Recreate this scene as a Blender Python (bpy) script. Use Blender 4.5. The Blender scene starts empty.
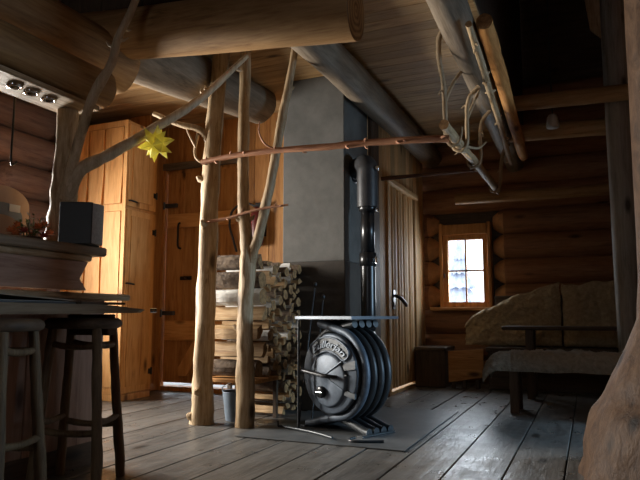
import bpy, math, random
from mathutils import Vector, Matrix, noise
R = random.Random(7)
S = bpy.context.scene
COL = S.collection
PI = math.pi

# ------------------------------------------------------------------ materials
def nodes(name):
    m = bpy.data.materials.new(name); m.use_nodes = True
    nt = m.node_tree
    return m, nt, nt.nodes['Principled BSDF']

def N(nt, kind, **kw):
    n = nt.nodes.new(kind)
    for k, v in kw.items():
        setattr(n, k, v)
    return n

def ramp(nt, fac, stops):
    r = N(nt, 'ShaderNodeValToRGB')
    el = r.color_ramp.elements
    while len(el) < len(stops): el.new(0.5)
    for e, (p, c) in zip(el, stops):
        e.position = p; e.color = (*c, 1)
    nt.links.new(fac, r.inputs[0])
    return r.outputs[0]

def wood(name, dark, mid, light, axis='Z', scale=9.0, stretch=.09, rough=.6, island=.0, objvar=.25, knots=True, bump=.25, spec=.3):
    m, nt, b = nodes(name); L = nt.links.new
    tc = N(nt, 'ShaderNodeTexCoord')
    oi = N(nt, 'ShaderNodeObjectInfo')
    geo = N(nt, 'ShaderNodeNewGeometry')
    add = N(nt, 'ShaderNodeVectorMath', operation='ADD')
    mul = N(nt, 'ShaderNodeMath', operation='MULTIPLY_ADD')
    L(geo.outputs['Random Per Island'], mul.inputs[0]); mul.inputs[1].default_value = 17.0 if island else 0.0
    m2 = N(nt, 'ShaderNodeMath', operation='MULTIPLY'); L(oi.outputs['Random'], m2.inputs[0]); m2.inputs[1].default_value = 31
    L(m2.outputs[0], mul.inputs[2])
    L(tc.outputs['Object'], add.inputs[0]); L(mul.outputs[0], add.inputs[1])
    mp = N(nt, 'ShaderNodeMapping')
    sc = [scale]*3; sc['XYZ'.index(axis)] = scale*stretch
    mp.inputs['Scale'].default_value = sc
    L(add.outputs[0], mp.inputs[0])
    n1 = N(nt, 'ShaderNodeTexNoise'); n1.inputs['Scale'].default_value = 2.2; n1.inputs['Detail'].default_value = 8; n1.inputs['Roughness'].default_value = .65
    n1.inputs['Distortion'].default_value = .8
    L(mp.outputs[0], n1.inputs['Vector'])
    n2 = N(nt, 'ShaderNodeTexNoise'); n2.inputs['Scale'].default_value = 11; n2.inputs['Detail'].default_value = 4
    L(mp.outputs[0], n2.inputs['Vector'])
    mx = N(nt, 'ShaderNodeMath', operation='MULTIPLY_ADD'); L(n2.outputs[0], mx.inputs[0]); mx.inputs[1].default_value = .35
    L(n1.outputs[0], mx.inputs[2])
    col = ramp(nt, mx.outputs[0], [(.42, dark), (.61, mid), (.86, light)])
    if knots:
        mk = N(nt, 'ShaderNodeMapping'); ks = [4.2]*3; ks['XYZ'.index(axis)] = 1.7
        mk.inputs['Scale'].default_value = ks; L(add.outputs[0], mk.inputs[0])
        v = N(nt, 'ShaderNodeTexVoronoi'); v.inputs['Scale'].default_value = 1.0; L(mk.outputs[0], v.inputs['Vector'])
        kr = ramp(nt, v.outputs['Distance'], [(.06, (1, 1, 1)), (.16, (0, 0, 0))])
        mix = N(nt, 'ShaderNodeMix', data_type='RGBA'); L(kr, mix.inputs[0]); L(col, mix.inputs[6])
        mix.inputs[7].default_value = (*[c*.45 for c in dark], 1); col = mix.outputs[2]
    hs = N(nt, 'ShaderNodeHueSaturation')
    # value = 1 + island*(rand-.5)*... + objvar*(rand-.5)
    a = N(nt, 'ShaderNodeMath', operation='MULTIPLY_ADD'); L(geo.outputs['Random Per Island'], a.inputs[0]); a.inputs[1].default_value = island; a.inputs[2].default_value = 1-island/2
    c = N(nt, 'ShaderNodeMath', operation='MULTIPLY_ADD'); L(oi.outputs['Random'], c.inputs[0]); c.inputs[1].default_value = objvar; c.inputs[2].default_value = -objvar/2
    s = N(nt, 'ShaderNodeMath', operation='ADD'); L(a.outputs[0], s.inputs[0]); L(c.outputs[0], s.inputs[1])
    L(s.outputs[0], hs.inputs['Value']); L(col, hs.inputs['Color'])
    L(hs.outputs[0], b.inputs['Base Color'])
    b.inputs['Roughness'].default_value = rough
    b.inputs['Specular IOR Level'].default_value = spec
    bp = N(nt, 'ShaderNodeBump'); bp.inputs['Strength'].default_value = bump; bp.inputs['Distance'].default_value = .01
    L(mx.outputs[0], bp.inputs['Height']); L(bp.outputs[0], b.inputs['Normal'])
    return m

def endgrain(name, axis, dark, light, freq=120.0):
    m, nt, b = nodes(name); L = nt.links.new
    tc = N(nt, 'ShaderNodeTexCoord')
    mp = N(nt, 'ShaderNodeMapping'); sc = [1.0, 1.0, 1.0]; sc['XYZ'.index(axis)] = 0; mp.inputs['Scale'].default_value = sc
    L(tc.outputs['Object'], mp.inputs[0])
    ns = N(nt, 'ShaderNodeTexNoise'); ns.inputs['Scale'].default_value = 6; ns.inputs['Detail'].default_value = 3; L(mp.outputs[0], ns.inputs['Vector'])
    ln = N(nt, 'ShaderNodeVectorMath', operation='LENGTH'); L(mp.outputs[0], ln.inputs[0])
    ma = N(nt, 'ShaderNodeMath', operation='MULTIPLY_ADD'); L(ns.outputs[0], ma.inputs[0]); ma.inputs[1].default_value = .05; L(ln.outputs['Value'], ma.inputs[2])
    mu = N(nt, 'ShaderNodeMath', operation='MULTIPLY'); L(ma.outputs[0], mu.inputs[0]); mu.inputs[1].default_value = freq*3
    si = N(nt, 'ShaderNodeMath', operation='SINE'); L(mu.outputs[0], si.inputs[0])
    m2 = N(nt, 'ShaderNodeMath', operation='MULTIPLY_ADD'); L(si.outputs[0], m2.inputs[0]); m2.inputs[1].default_value = .25; m2.inputs[2].default_value = .5
    m3 = N(nt, 'ShaderNodeMath', operation='MULTIPLY'); L(m2.outputs[0], m3.inputs[0]); L(ns.outputs[0], m3.inputs[1])
    col = ramp(nt, m3.outputs[0], [(.12, dark), (.4, light)])
    L(col, b.inputs['Base Color']); b.inputs['Roughness'].default_value = .8
    return m

def plain(name, col, rough=.6, metal=0.0, var=.0, scale=8.0, bump=0.0, spec=.5, col2=None):
    m, nt, b = nodes(name); L = nt.links.new
    b.inputs['Base Color'].default_value = (*col, 1); b.inputs['Roughness'].default_value = rough; b.inputs['Metallic'].default_value = metal
    b.inputs['Specular IOR Level'].default_value = spec
    if var or bump or col2:
        tc = N(nt, 'ShaderNodeTexCoord'); ns = N(nt, 'ShaderNodeTexNoise'); ns.inputs['Scale'].default_value = scale; ns.inputs['Detail'].default_value = 6
        ns.inputs['Roughness'].default_value = .65
        L(tc.outputs['Object'], ns.inputs['Vector'])
        c2 = col2 or [c*(1+var) for c in col]
        c1 = col if col2 else [c*(1-var) for c in col]
        L(ramp(nt, ns.outputs[0], [(.32, c1), (.68, c2)]), b.inputs['Base Color'])
        if bump:
            bp = N(nt, 'ShaderNodeBump'); bp.inputs['Strength'].default_value = bump; bp.inputs['Distance'].default_value = .02
            L(ns.outputs[0], bp.inputs['Height']); L(bp.outputs[0], b.inputs['Normal'])
    return m

def axes(fn):  # one material per grain axis
    return {a: fn(a) for a in 'XYZ'}

WARM = axes(lambda a: wood('warm_pine_'+a, (.22, .085, .025), (.46, .205, .06), (.62, .32, .11), a, island=.35))
CAB = axes(lambda a: wood('honey_pine_'+a, (.36, .15, .04), (.60, .29, .09), (.72, .40, .15), a, island=.15, objvar=.12))
LOGB = axes(lambda a: wood('brown_log_'+a, (.155, .075, .028), (.33, .18, .07), (.46, .275, .12), a, objvar=.2))
LOGW = axes(lambda a: wood('old_wall_log_'+a, (.13, .055, .025), (.26, .118, .056), (.36, .18, .09), a, island=.35))
GREY = axes(lambda a: wood('grey_timber_'+a, (.075, .056, .038), (.15, .115, .08), (.23, .18, .13), a, objvar=.2))
PALE = axes(lambda a: wood('peeled_pale_wood_'+a, (.15, .085, .04), (.36, .24, .125), (.55, .42, .27), a, scale=16, bump=.4))
BOARD = axes(lambda a: wood('ceiling_pine_'+a, (.20, .11, .042), (.37, .225, .10), (.48, .32, .16), a, island=.3))
DARK = axes(lambda a: wood('dark_wood_'+a, (.035, .022, .014), (.075, .048, .03), (.12, .08, .05), a))
TABLE = axes(lambda a: wood('worn_table_wood_'+a, (.10, .066, .04), (.21, .15, .095), (.30, .225, .15), a))
PINK = axes(lambda a: wood('reddish_board_'+a, (.22, .12, .085), (.40, .25, .18), (.52, .35, .26), a))
FLOOR = wood('grey_floor_planks', (.05, .046, .042), (.10, .094, .086), (.15, .142, .132), 'Y', scale=7, stretch=.12, rough=.31, island=.3, spec=.5, bump=.35)
STRIPE = axes(lambda a: wood('door_batten_'+a, (.34, .19, .075), (.66, .44, .21), (.80, .60, .35), a, island=.6))
REDB = wood('red_bark_branch', (.13, .05, .025), (.30, .13, .065), (.44, .22, .12), 'X', scale=14, bump=.6)
TRUNKM = wood('trunk_bark', (.022, .011, .006), (.055, .028, .014), (.10, .056, .03), 'Z', scale=7, stretch=.45, rough=.6, bump=.9, spec=.22)
END_Y = endgrain('log_end_y', 'Y', (.26, .16, .08), (.56, .40, .22))
END_X = endgrain('log_end_x', 'X', (.28, .17, .09), (.60, .42, .24))
SCALLOP = plain('cut_log_face', (.50, .26, .11), .7, var=.25, scale=14)
PLASTER = plain('grey_plaster', (.072, .07, .064), .9, scale=5, bump=.25, col2=(.112, .107, .098))
PLINTH = plain('dark_plinth', (.045, .036, .028), .9, var=.3, scale=6, bump=.2)  # darker brown tone for the lower part of the chimney
IRON = plain('black_cast_iron', (.038, .042, .046), .42, .3, var=.25, scale=20, bump=.12)
IRON_LIT = plain('lit_cast_iron', (.10, .125, .16), .5, .2, var=.2, scale=24, bump=.12)  # cast iron with bluish daylight on the stove front put into the colour
BLACKM = plain('black_enamel', (.012, .012, .013), .3, .2)
STEELPLATE = plain('steel_hot_plate', (.09, .10, .115), .35, .6, var=.15)
CHROME = plain('chrome', (.75, .77, .8), .12, 1.0)
BLACKP = plain('black_plastic', (.012, .012, .013), .5)
GRILLE = plain('grey_speaker_cloth', (.42, .44, .45), .8, var=.2, scale=90)
HEARTH = plain('hearth_sheet', (.10, .105, .108), .4, .25, var=.25, scale=5, bump=.1)
def paper_leaf():
    m, nt, b = nodes('yellow_green_paper'); b.inputs['Base Color'].default_value = (.86, .80, .26, 1); b.inputs['Roughness'].default_value = .6
    t = N(nt, 'ShaderNodeBsdfTranslucent'); t.inputs[0].default_value = (.92, .85, .30, 1)
    mx = N(nt, 'ShaderNodeMixShader'); mx.inputs[0].default_value = .45; out = [n for n in nt.nodes if n.type == 'OUTPUT_MATERIAL'][0]
    nt.links.new(b.outputs[0], mx.inputs[1]); nt.links.new(t.outputs[0], mx.inputs[2]); nt.links.new(mx.outputs[0], out.inputs[0])
    return m
STAR = paper_leaf()
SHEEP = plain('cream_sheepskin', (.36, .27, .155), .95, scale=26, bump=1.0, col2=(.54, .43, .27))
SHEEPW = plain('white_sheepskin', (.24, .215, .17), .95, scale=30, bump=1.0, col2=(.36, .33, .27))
BUCKET = plain('zinc_blue_bucket', (.17, .21, .26), .55, .1, var=.2, scale=9)
ORANGE = plain('orange_paint', (.62, .16, .03), .5)
REDX = plain('dark_red_enamel', (.11, .012, .010), .4)
RUBBER = plain('black_rubber', (.015, .015, .015), .6)
BARK = plain('rough_brown_bark', (.07, .045, .03), .95, scale=22, bump=.9, col2=(.20, .14, .09))
BIRCH = plain('white_birch_bark', (.55, .53, .49), .8, scale=12, bump=.4, col2=(.78, .76, .72))
SPLIT = wood('split_log_face', (.20, .10, .045), (.42, .26, .12), (.60, .42, .23), 'X', scale=14, bump=.5, objvar=.4, knots=False)
LEND = plain('pale_log_end', (.14, .075, .03), .9, scale=30, col2=(.44, .25, .105))
PAPER = plain('white_paper', (.75, .76, .78), .7)
PETAL = plain('orange_petal', (.85, .33, .12), .7, var=.3, scale=40)
PETALR = plain('dark_red_petal', (.42, .08, .06), .7, var=.3, scale=40)
LEAF = plain('grey_green_leaf', (.14, .22, .09), .7, var=.3, scale=40)
LEAFW = plain('silver_white_leaf', (.62, .64, .62), .6)
LAMPW = plain('off_white_lampshade', (.45, .42, .37), .6)
SNOW = plain('snow', (.85, .87, .92), .9)
NEEDLE = plain('snowy_needles', (.35, .42, .55), .9, scale=4, col2=(.75, .80, .90))
ARCHW = plain('rosy_plywood', (.50, .34, .25), .6, var=.12, scale=6)
BLUEG = plain('blue_grey_paint', (.20, .24, .30), .6)

def glass():
    m, nt, b = nodes('window_glass'); nt.nodes.remove(b)
    out = [n for n in nt.nodes if n.type == 'OUTPUT_MATERIAL'][0]
    t = N(nt, 'ShaderNodeBsdfTransparent'); g = N(nt, 'ShaderNodeBsdfGlossy'); g.inputs['Roughness'].default_value = .03
    f = N(nt, 'ShaderNodeFresnel'); f.inputs['IOR'].default_value = 1.45
    mx = N(nt, 'ShaderNodeMixShader'); nt.links.new(f.outputs[0], mx.inputs[0]); nt.links.new(t.outputs[0], mx.inputs[1]); nt.links.new(g.outputs[0], mx.inputs[2])
    nt.links.new(mx.outputs[0], out.inputs[0])
    return m
GLASS = glass()

# ------------------------------------------------------------------ mesh builder (world coordinates)
class MB:
    def __init__(s): s.v = []; s.f = []; s.m = []; s.sm = []
    def add(s, vs, fs, mat=0, smooth=False):
        o = len(s.v); s.v += [Vector(p) for p in vs]
        for f in fs:
            s.f.append([o+i for i in f]); s.m.append(mat); s.sm.append(smooth)
        return s
    def box(s, lo, hi, mat=0, M=None, bev=0.0):
        (a, b, c), (d, e, f) = lo, hi
        if bev:
            g = bev
            # chamfered along all long edges: build as stacked rings in z
            def ring(x0, y0, x1, y1, z): 
                return [(x0+g, y0, z), (x1-g, y0, z), (x1, y0+g, z), (x1, y1-g, z), (x1-g, y1, z), (x0+g, y1, z), (x0, y1-g, z), (x0, y0+g, z)]
            vs = ring(a+g, b+g, d-g, e-g, c) + ring(a, b, d, e, c+g) + ring(a, b, d, e, f-g) + ring(a+g, b+g, d-g, e-g, f)
            fs = [list(range(7, -1, -1)), list(range(24, 32))]
            for r in range(3):
                for i in range(8):
                    j = (i+1) % 8; fs.append([r*8+i, r*8+j, r*8+8+j, r*8+8+i])
        else:
            vs = [(a, b, c), (d, b, c), (d, e, c), (a, e, c), (a, b, f), (d, b, f), (d, e, f), (a, e, f)]
            fs = [[3, 2, 1, 0], [4, 5, 6, 7], [0, 1, 5, 4], [1, 2, 6, 5], [2, 3, 7, 6], [3, 0, 4, 7]]
        if M: vs = [M @ Vector(p) for p in vs]
        return s.add(vs, fs, mat)
    def tube(s, pts, rad, seg=12, mat=0, capmat=None, jit=0.0, seed=0, flat=None, closed=False):
        pts = [Vector(p) for p in pts]; n = len(pts)
        if not isinstance(rad, (list, tuple)): rad = [rad]*n
        vs = []; prev = None
        for i, p in enumerate(pts):
            if closed: t = pts[(i+1) % n]-pts[i-1]
            else: t = pts[min(i+1, n-1)]-pts[max(i-1, 0)]
            t.normalize()
            if prev is None:
                ref = Vector((0, 0, 1)) if abs(t.z) < .9 else Vector((0, 1, 0))
                u = t.cross(ref).normalized()
            else:
                u = (prev-t*prev.dot(t)).normalized()
            prev = u; w = t.cross(u)
            for k in range(seg):
                a = 2*PI*k/seg; r = rad[i]
                if jit:
                    r *= 1+jit*(noise.noise(Vector((math.cos(a)*1.3+seed*7.1, math.sin(a)*1.3, i*.45+seed)))*1.6)
                vs.append(p+(u*math.cos(a)+w*math.sin(a))*r)
        fs = []
        for i in range(n if closed else n-1):
            i2 = (i+1) % n
            for k in range(seg):
                k2 = (k+1) % seg
                fs.append([i*seg+k, i*seg+k2, i2*seg+k2, i2*seg+k])
        s.add(vs, fs, mat, True)
        if not closed:
            cm = mat if capmat is None else capmat
            s.add(vs[:seg], [list(range(seg-1, -1, -1))], cm); s.add(vs[-seg:], [list(range(seg))], cm)
        return s
    def lathe(s, prof, base=(0, 0, 0), seg=24, mat=0, M=None, smooth=True):  # prof [(r,z)]
        vs = []
        for r, z in prof:
            for k in range(seg):
                a = 2*PI*k/seg; p = Vector((r*math.cos(a), r*math.sin(a), z))
                vs.append((M @ p if M else p)+Vector(base))
        fs = []
        for i in range(len(prof)-1):
            for k in range(seg):
                k2 = (k+1) % seg; fs.append([i*seg+k, i*seg+k2, (i+1)*seg+k2, (i+1)*seg+k])
        if prof[0][0] > 1e-4: fs.append(list(range(seg-1, -1, -1)))
        if prof[-1][0] > 1e-4: fs.append([(len(prof)-1)*seg+k for k in range(seg)])
        return s.add(vs, fs, mat, smooth)
    def prism(s, poly, d, mat=0, capmat=None, M=None):  # poly 3d points, d extrusion vector
        n = len(poly); p0 = [Vector(p) for p in poly]; d = Vector(d); p1 = [p+d for p in p0]
        if M: p0 = [M @ p for p in p0]; p1 = [M @ p for p in p1]
        s.add(p0+p1, [[i, (i+1) % n, n+(i+1) % n, n+i] for i in range(n)], mat)
        cm = mat if capmat is None else capmat
        s.add(p0, [list(range(n-1, -1, -1))], cm); s.add(p1, [list(range(n))], cm)
        return s

def smooth_path(pts, k=5):
    pts = [Vector(p) for p in pts]; out = []
    for i in range(len(pts)-1):
        p0, p1, p2, p3 = pts[max(i-1, 0)], pts[i], pts[i+1], pts[min(i+2, len(pts)-1)]
        for j in range(k):
            t = j/k
            out.append(.5*((2*p1)+(p2-p0)*t+(2*p0-5*p1+4*p2-p3)*t*t+(3*p1-p0-3*p2+p3)*t**3))
    out.append(pts[-1]); return out

def lerp_r(r, n):
    if not isinstance(r, (list, tuple)): return [r]*n
    m = len(r)-1; o = []
    for i in range(n):
        t = i/(n-1)*m; k = min(int(t), m-1); o.append(r[k]+(r[k+1]-r[k])*(t-k))
    return o

def tag(o, label=None, cat=None, group=None, kind=None):
    if label: o['label'] = label
    if cat: o['category'] = cat
    if group: o['group'] = group
    if kind: o['kind'] = kind
    return o

def mk(name, mb, mats, parent=None, loc=None):
    me = bpy.data.meshes.new(name)
    W = None
    if parent is not None and loc is None: L = Vector(parent['_w']) if '_w' in parent else Vector((0, 0, 0))
    else: L = Vector(loc or (0, 0, 0))
    me.from_pydata([v-L for v in mb.v], [], mb.f)
    if not isinstance(mats, (list, tuple)): mats = [mats]
    for m in mats: me.materials.append(m)
    me.polygons.foreach_set('material_index', mb.m)
    me.polygons.foreach_set('use_smooth', mb.sm)
    me.update()
    o = bpy.data.objects.new(name, me); COL.objects.link(o)
    o['_w'] = list(L)
    if parent is not None:
        o.parent = parent; o.location = L-Vector(parent['_w'])
    else:
        o.location = L
    return o

def thing(name, loc, label, cat, group=None):
    o = bpy.data.objects.new(name, None); COL.objects.link(o); o.location = loc; o['_w'] = list(loc)
    o.empty_display_size = .1
    return tag(o, label, cat, group)

def struct(name, mb, mats, parent=None):
    return tag(mk(name, mb, mats, parent), kind='structure')

def log(mb, p0, p1, r0, r1, seg=24, jit=.06, seed=0, mat=0, capmat=1, n=14, wob=.0, taper=None):
    p0, p1 = Vector(p0), Vector(p1); pts = []; rad = []
    for i in range(n+1):
        t = i/n; p = p0.lerp(p1, t)
        if wob: p = p+Vector((noise.noise((t*3, seed, 0)), noise.noise((t*3, seed, 5)), noise.noise((t*3, seed, 9))))*wob
        pts.append(p); rad.append(r0+(r1-r0)*t)
    return mb.tube(pts, rad, seg, mat, capmat, jit, seed)

# ------------------------------------------------------------------ room shell
# floor planks along the room's depth
_nt = FLOOR.node_tree; _n = N(_nt, 'ShaderNodeTexNoise'); _n.inputs['Scale'].default_value = 5; _n.inputs['Detail'].default_value = 8; _n.inputs['Roughness'].default_value = .7
_nt.links.new(N(_nt, 'ShaderNodeTexCoord').outputs['Object'], _n.inputs['Vector'])
_nt.links.new(ramp(_nt, _n.outputs[0], [(.35, (.25, .25, .25)), (.65, (.47, .47, .47))]), _nt.nodes['Principled BSDF'].inputs['Roughness'])
mb = MB(); x = -5.2-.01; k = 0
edges = [-.154+.28*i for i in range(-18, 12)]
for a in edges:
    y = -1.8
    for ln in ([3.1, 6.6] if k % 2 else [4.6, 5.1]) if False else [9.6]:
        mb.box((a+.004, y, -.05), (a+.276, y+ln, R.uniform(-.0015, .0015)), 0, bev=.003)
        y += ln
    k += 1
mb.box((-5.2, -1.8, -.07), (3.2, 7.8, -.05), 1)
struct('floor', mb, [FLOOR, plain('floor_gap', (.01, .009, .008), .9)])

# snow covered ground outside
mb = MB(); mb.box((-40, -40, -.35), (40, 40, -.3)); struct('ground', mb, SNOW)

def stack_wall(axis, fixed, a0, a1, hole=None, z0=.0, z1=3.6, d=.30, r=.163):
    """round logs, lying along axis, one above the other; hole=(lo,hi,zlo,zhi): logs cut back with rounded ends"""
    mb = MB(); z = z0+d/2-.03; i = 0
    while z < z1:
        segs = [(a0, a1, 0, 0)]
        if hole and z+d*.45 > hole[2] and z-d*.45 < hole[3]:
            segs = [(a0, hole[0], 0, 1), (hole[1], a1, 1, 0)]
        for lo, hi, cl, ch in segs:
            n = 14; ps = [lo+(hi-lo)*k/n for k in range(n+1)]; rs = [r*(1+.03*noise.noise((k*.6, z*3, 1))) for k in range(n+1)]
            if ch: ps = [lo+(hi-.19-lo)*k/n for k in range(n)]+[hi-.16, hi-.13, hi-.07, hi]; rs = rs[:n]+[r, r*.97, r*.82, r*.5]
            if cl: ps = [lo, lo+.07, lo+.13, lo+.16]+[lo+.19+(hi-lo-.19)*k/n for k in range(1, n+1)]; rs = [r*.5, r*.82, r*.97, r]+rs[1:]
            pts = [(p, fixed, z) if axis == 'X' else (fixed, p, z) for p in ps]
            mb.tube(pts, rs, 20, 0, 1, .03, i)
            # the rounded, adzed cut shows paler wood
            i += 1
        z += d
    mb.f = mb.f
    return mb

# far wall with its window (front of the logs at y = 7.6)
mb = stack_wall('X', 7.76, -2.1, 3.1, (-1.69, -1.03, .86, 1.92))
for i, f in enumerate(mb.f):      # bevelled log ends round the window carry the paler cut face
    c = sum((mb.v[j] for j in f), Vector())/len(f)
    if mb.m[i] == 0 and .8 < c.z < 2.0 and (-1.83 < c.x < -1.66 or -1.05 < c.x < -.89): mb.m[i] = 1
struct('wall_back', mb, [LOGW['X'], SCALLOP])
mb = MB(); mb.box((-2.1, 7.74, -.1), (-1.66, 7.80, 5)); mb.box((-1.06, 7.74, -.1), (3.1, 7.80, 5)); mb.box((-1.66, 7.74, -.1), (-1.06, 7.80, .88)); mb.box((-1.66, 7.74, 1.89), (-1.06, 7.80, 5))
struct('wall_back_caulking', mb, DARK['X'])
# left log wall with window out of view behind the bar
WL = (2.95, 4.05, .70, 2.05)
mb = stack_wall('Y', -5.16, -1.8, 5.75, WL, z1=2.95, d=.33, r=.178)
struct('wall_left', mb, [wood('left_wall_log', (.10, .05, .03), (.20, .105, .065), (.28, .16, .10), 'Y', island=.35), SCALLOP])
mb = MB(); x0, x1 = -5.2, -5.14
mb.box((x0, -1.8, -.1), (x1, WL[0], 5)); mb.box((x0, WL[1], -.1), (x1, 5.75, 5)); mb.box((x0, WL[0], -.1), (x1, WL[1], WL[2])); mb.box((x0, WL[0], WL[3]), (x1, WL[1], 5))
struct('wall_left_caulking', mb, DARK['Y'])
# right wall
WR = (4.1, 5.0, .55, 1.9)
mb = stack_wall('Y', 3.06, -1.8, 7.7, WR, z1=4.9)
struct('wall_right', mb, [LOGW['Y'], SCALLOP])
mb = MB(); x0, x1 = 3.05, 3.12
mb.box((x0, -1.8, -.1), (x1, WR[0], 5)); mb.box((x0, WR[1], -.1), (x1, 7.8, 5)); mb.box((x0, WR[0], -.1), (x1, WR[1], WR[2])); mb.box((x0, WR[0], WR[3]), (x1, WR[1], 5))
struct('wall_right_caulking', mb, DARK['Y'])
# wall behind the photographer, with an added window for fill light
WF = (-1.5, -.3, 1.2, 2.0)
mb = MB(); y0, y1 = -1.8, -1.7
mb.box((-5.2, y0, -.1), (WF[0], y1, 5)); mb.box((WF[1], y0, -.1), (3.1, y1, 5)); mb.box((WF[0], y0, -.1), (WF[1], y1, WF[2])); mb.box((WF[0], y0, WF[3]), (WF[1], y1, 5))
struct('wall_front', mb, LOGW['X'])

def sash(name, axis, fixed, lo, hi, z0, z1, mats, fw=.06, nx=2, nz=2, depth=.07):
    """window frame with glazing bars, panes"""
    mb = MB()
    def bx(a, b, c, d, t=depth):
        if axis == 'X': mb.box((a, fixed-t/2, c), (b, fixed+t/2, d))
        else: mb.box((fixed-t/2, a, c), (fixed+t/2, b, d))
    bx(lo, hi, z0, z0+fw); bx(lo, hi, z1-fw, z1); bx(lo, lo+fw, z0+fw, z1-fw); bx(hi-fw, hi, z0+fw, z1-fw)
    fr = struct(name, mb, mats)
    mb2 = MB(); mb, keep = mb2, mb
    def bar(a, b, c, d):
        if axis == 'X': mb2.box((a, fixed-.016, c), (b, fixed+.016, d))
        else: mb2.box((fixed-.016, a, c), (fixed+.016, b, d))
    for i in range(1, nx):
        p = lo+fw+(hi-lo-2*fw)*i/nx; bar(p-.009, p+.009, z0+fw, z1-fw)
    for i in range(1, nz):
        p = z0+fw+(z1-z0-2*fw)*i/nz; bar(lo+fw, hi-fw, p-.010, p+.010)
    mk('glazing_bars', mb2, mats, fr)
    g = MB()
    if axis == 'X': g.add([(lo+fw, fixed, z0+fw), (hi-fw, fixed, z0+fw), (hi-fw, fixed, z1-fw), (lo+fw, fixed, z1-fw)], [[0, 1, 2, 3]])
    else: g.add([(fixed, lo+fw, z0+fw), (fixed, hi-fw, z0+fw), (fixed, hi-fw, z1-fw), (fixed, lo+fw, z1-fw)], [[0, 1, 2, 3]])
    mk('pane', g, GLASS, fr)
    return fr
w1 = sash('window_1', 'X', 7.66, -1.63, -1.09, .895, 1.775, WARM['Z'])
# casing, header and sill of the far window
mb = MB(); mb.box((-1.67, 7.59, .86), (-1.63, 7.74, 1.92), bev=.004); mb.box((-1.09, 7.59, .86), (-1.05, 7.74, 1.92), bev=.004); mb.box((-1.63, 7.58, 1.775), (-1.09, 7.74, 1.90), bev=.004)
mk('window_casing', mb, WARM['Z'], w1)
mb = MB(); mb.box((-1.78, 7.50, .855), (-.99, 7.72, .893), bev=.006); mk('window_sill', mb, WARM['X'], w1)
mb = MB(); mb.tube([(-1.612, 7.62, 1.30), (-1.612, 7.595, 1.30), (-1.612, 7.59, 1.25)], .008, 8); mk('window_catch', mb, BLACKM, w1)
# unseen log wall behind the trunk, added to block right-window light from the benches
mb = stack_wall('X', 5.17, .43, 3.0, None, z0=0, z1=2.3, d=.28, r=.15)
struct('wall_light_block', mb, [LOGW['X'], SCALLOP])
sash('window_2', 'Y', -5.14, WL[0], WL[1], WL[2], WL[3], WARM['Z'], nx=3)
sash('window_3', 'Y', 3.06, WR[0], WR[1], WR[2], WR[3], WARM['Z'], nx=3)

sash('window_fill', 'X', -1.75, WF[0], WF[1], WF[2], WF[3], WARM['Z'], nx=3)  # added window behind the camera, lets in the front fill

# ceiling boards over the back half, running across; dark open loft roof in front and at the right
mb = MB(); y = 3.40
while y < 7.75:
    w = .135
    mb.box((-5.2, y+.002, 2.90), (-.62, y+w-.002, 2.93), 0, bev=.002); y += w
mb.box((-5.2, 3.40, 2.93), (-.62, 7.75, 2.97), 1)
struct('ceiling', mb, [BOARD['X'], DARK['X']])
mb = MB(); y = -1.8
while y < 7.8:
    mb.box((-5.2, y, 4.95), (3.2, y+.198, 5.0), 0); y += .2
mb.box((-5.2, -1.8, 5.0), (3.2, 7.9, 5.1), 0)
struct('ceiling.001', mb, wood('dark_roof_boards', (.012, .008, .005), (.025, .016, .010), (.04, .027, .018), 'X'))  # very dark brown roof boards
mb = MB(); x = -5.2
while x < -.62:   # boarded gable closing the loft above the ceiling edge
    mb.box((x, 3.42, 2.97), (x+.19, 3.46, 4.95)); x += .194
x = 3.0
y = 3.46
while y < 7.7:
    mb.box((-.66, y, 2.97), (-.62, y+.19, 4.95)); y += .194
struct('trim_1', mb, wood('dark_gable_boards', (.012, .008, .005), (.025, .016, .010), (.04, .027, .018), 'Z'))  # same very dark brown as the roof boards

# boarded wall of the back passage (faces the camera), door_1 in it
mb = MB(); x = -4.42
D1 = (-4.27, -3.34, .045, 2.36)
bounds = []
x = -5.2
while x < -1.9:
    w = R.uniform(.15, .24); x2 = min(x+w, -1.88)
    for lo, hi in ((x, min(x2, D1[0])), (max(x, D1[1]), x2)):
        if hi-lo > .004: mb.box((lo+.002, 5.60, -.05), (hi-.002, 5.64, 3.2), 0, bev=.002)
    lo, hi = max(x, D1[0]), min(x2, D1[1])
    if hi-lo > .004: mb.box((lo+.002, 5.60, D1[3]), (hi-.002, 5.64, 3.2), 0, bev=.002)
    x = x2
mb.box((D1[0], 5.58, -.05), (D1[1], 5.70, .045), 0)
struct('wall_passage', mb, WARM['Z'])
mb = MB(); mb.box((-4.34, 5.55, 2.40), (-3.27, 5.60, 2.475), bev=.008); struct('trim_2', mb, GREY['X'])
mb = MB(); mb.box((-4.33, 5.565, 0), (-4.27, 5.60, 2.40), bev=.004); mb.box((-3.34, 5.565, 0), (-3.28, 5.60, 2.40), bev=.004); struct('trim_3', mb, WARM['Z'])
mb = MB(); x = D1[0]+.006
for w in (.23, .21, .25, .228):
    mb.box((x+.001, 5.605, .085), (x+w-.001, 5.64, 2.375), 0, bev=.003); x += w
d1 = struct('door_1', mb, WARM['Z'])
mb = MB(); mb.box((-4.24, 5.575, .53), (-3.37, 5.605, .74), bev=.005); mb.box((-4.24, 5.575, 1.75), (-3.37, 5.605, 1.9), bev=.005); mk('door_ledge', mb, CAB['X'], d1)
mb = MB(); mb.prism([(-3.70, 5.575, .53), (-3.86, 5.575, .53), (-4.10, 5.575, .16), (-3.94, 5.575, .16)], (0, .03, 0)); mk('door_brace', mb, CAB['Z'], d1)
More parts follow.
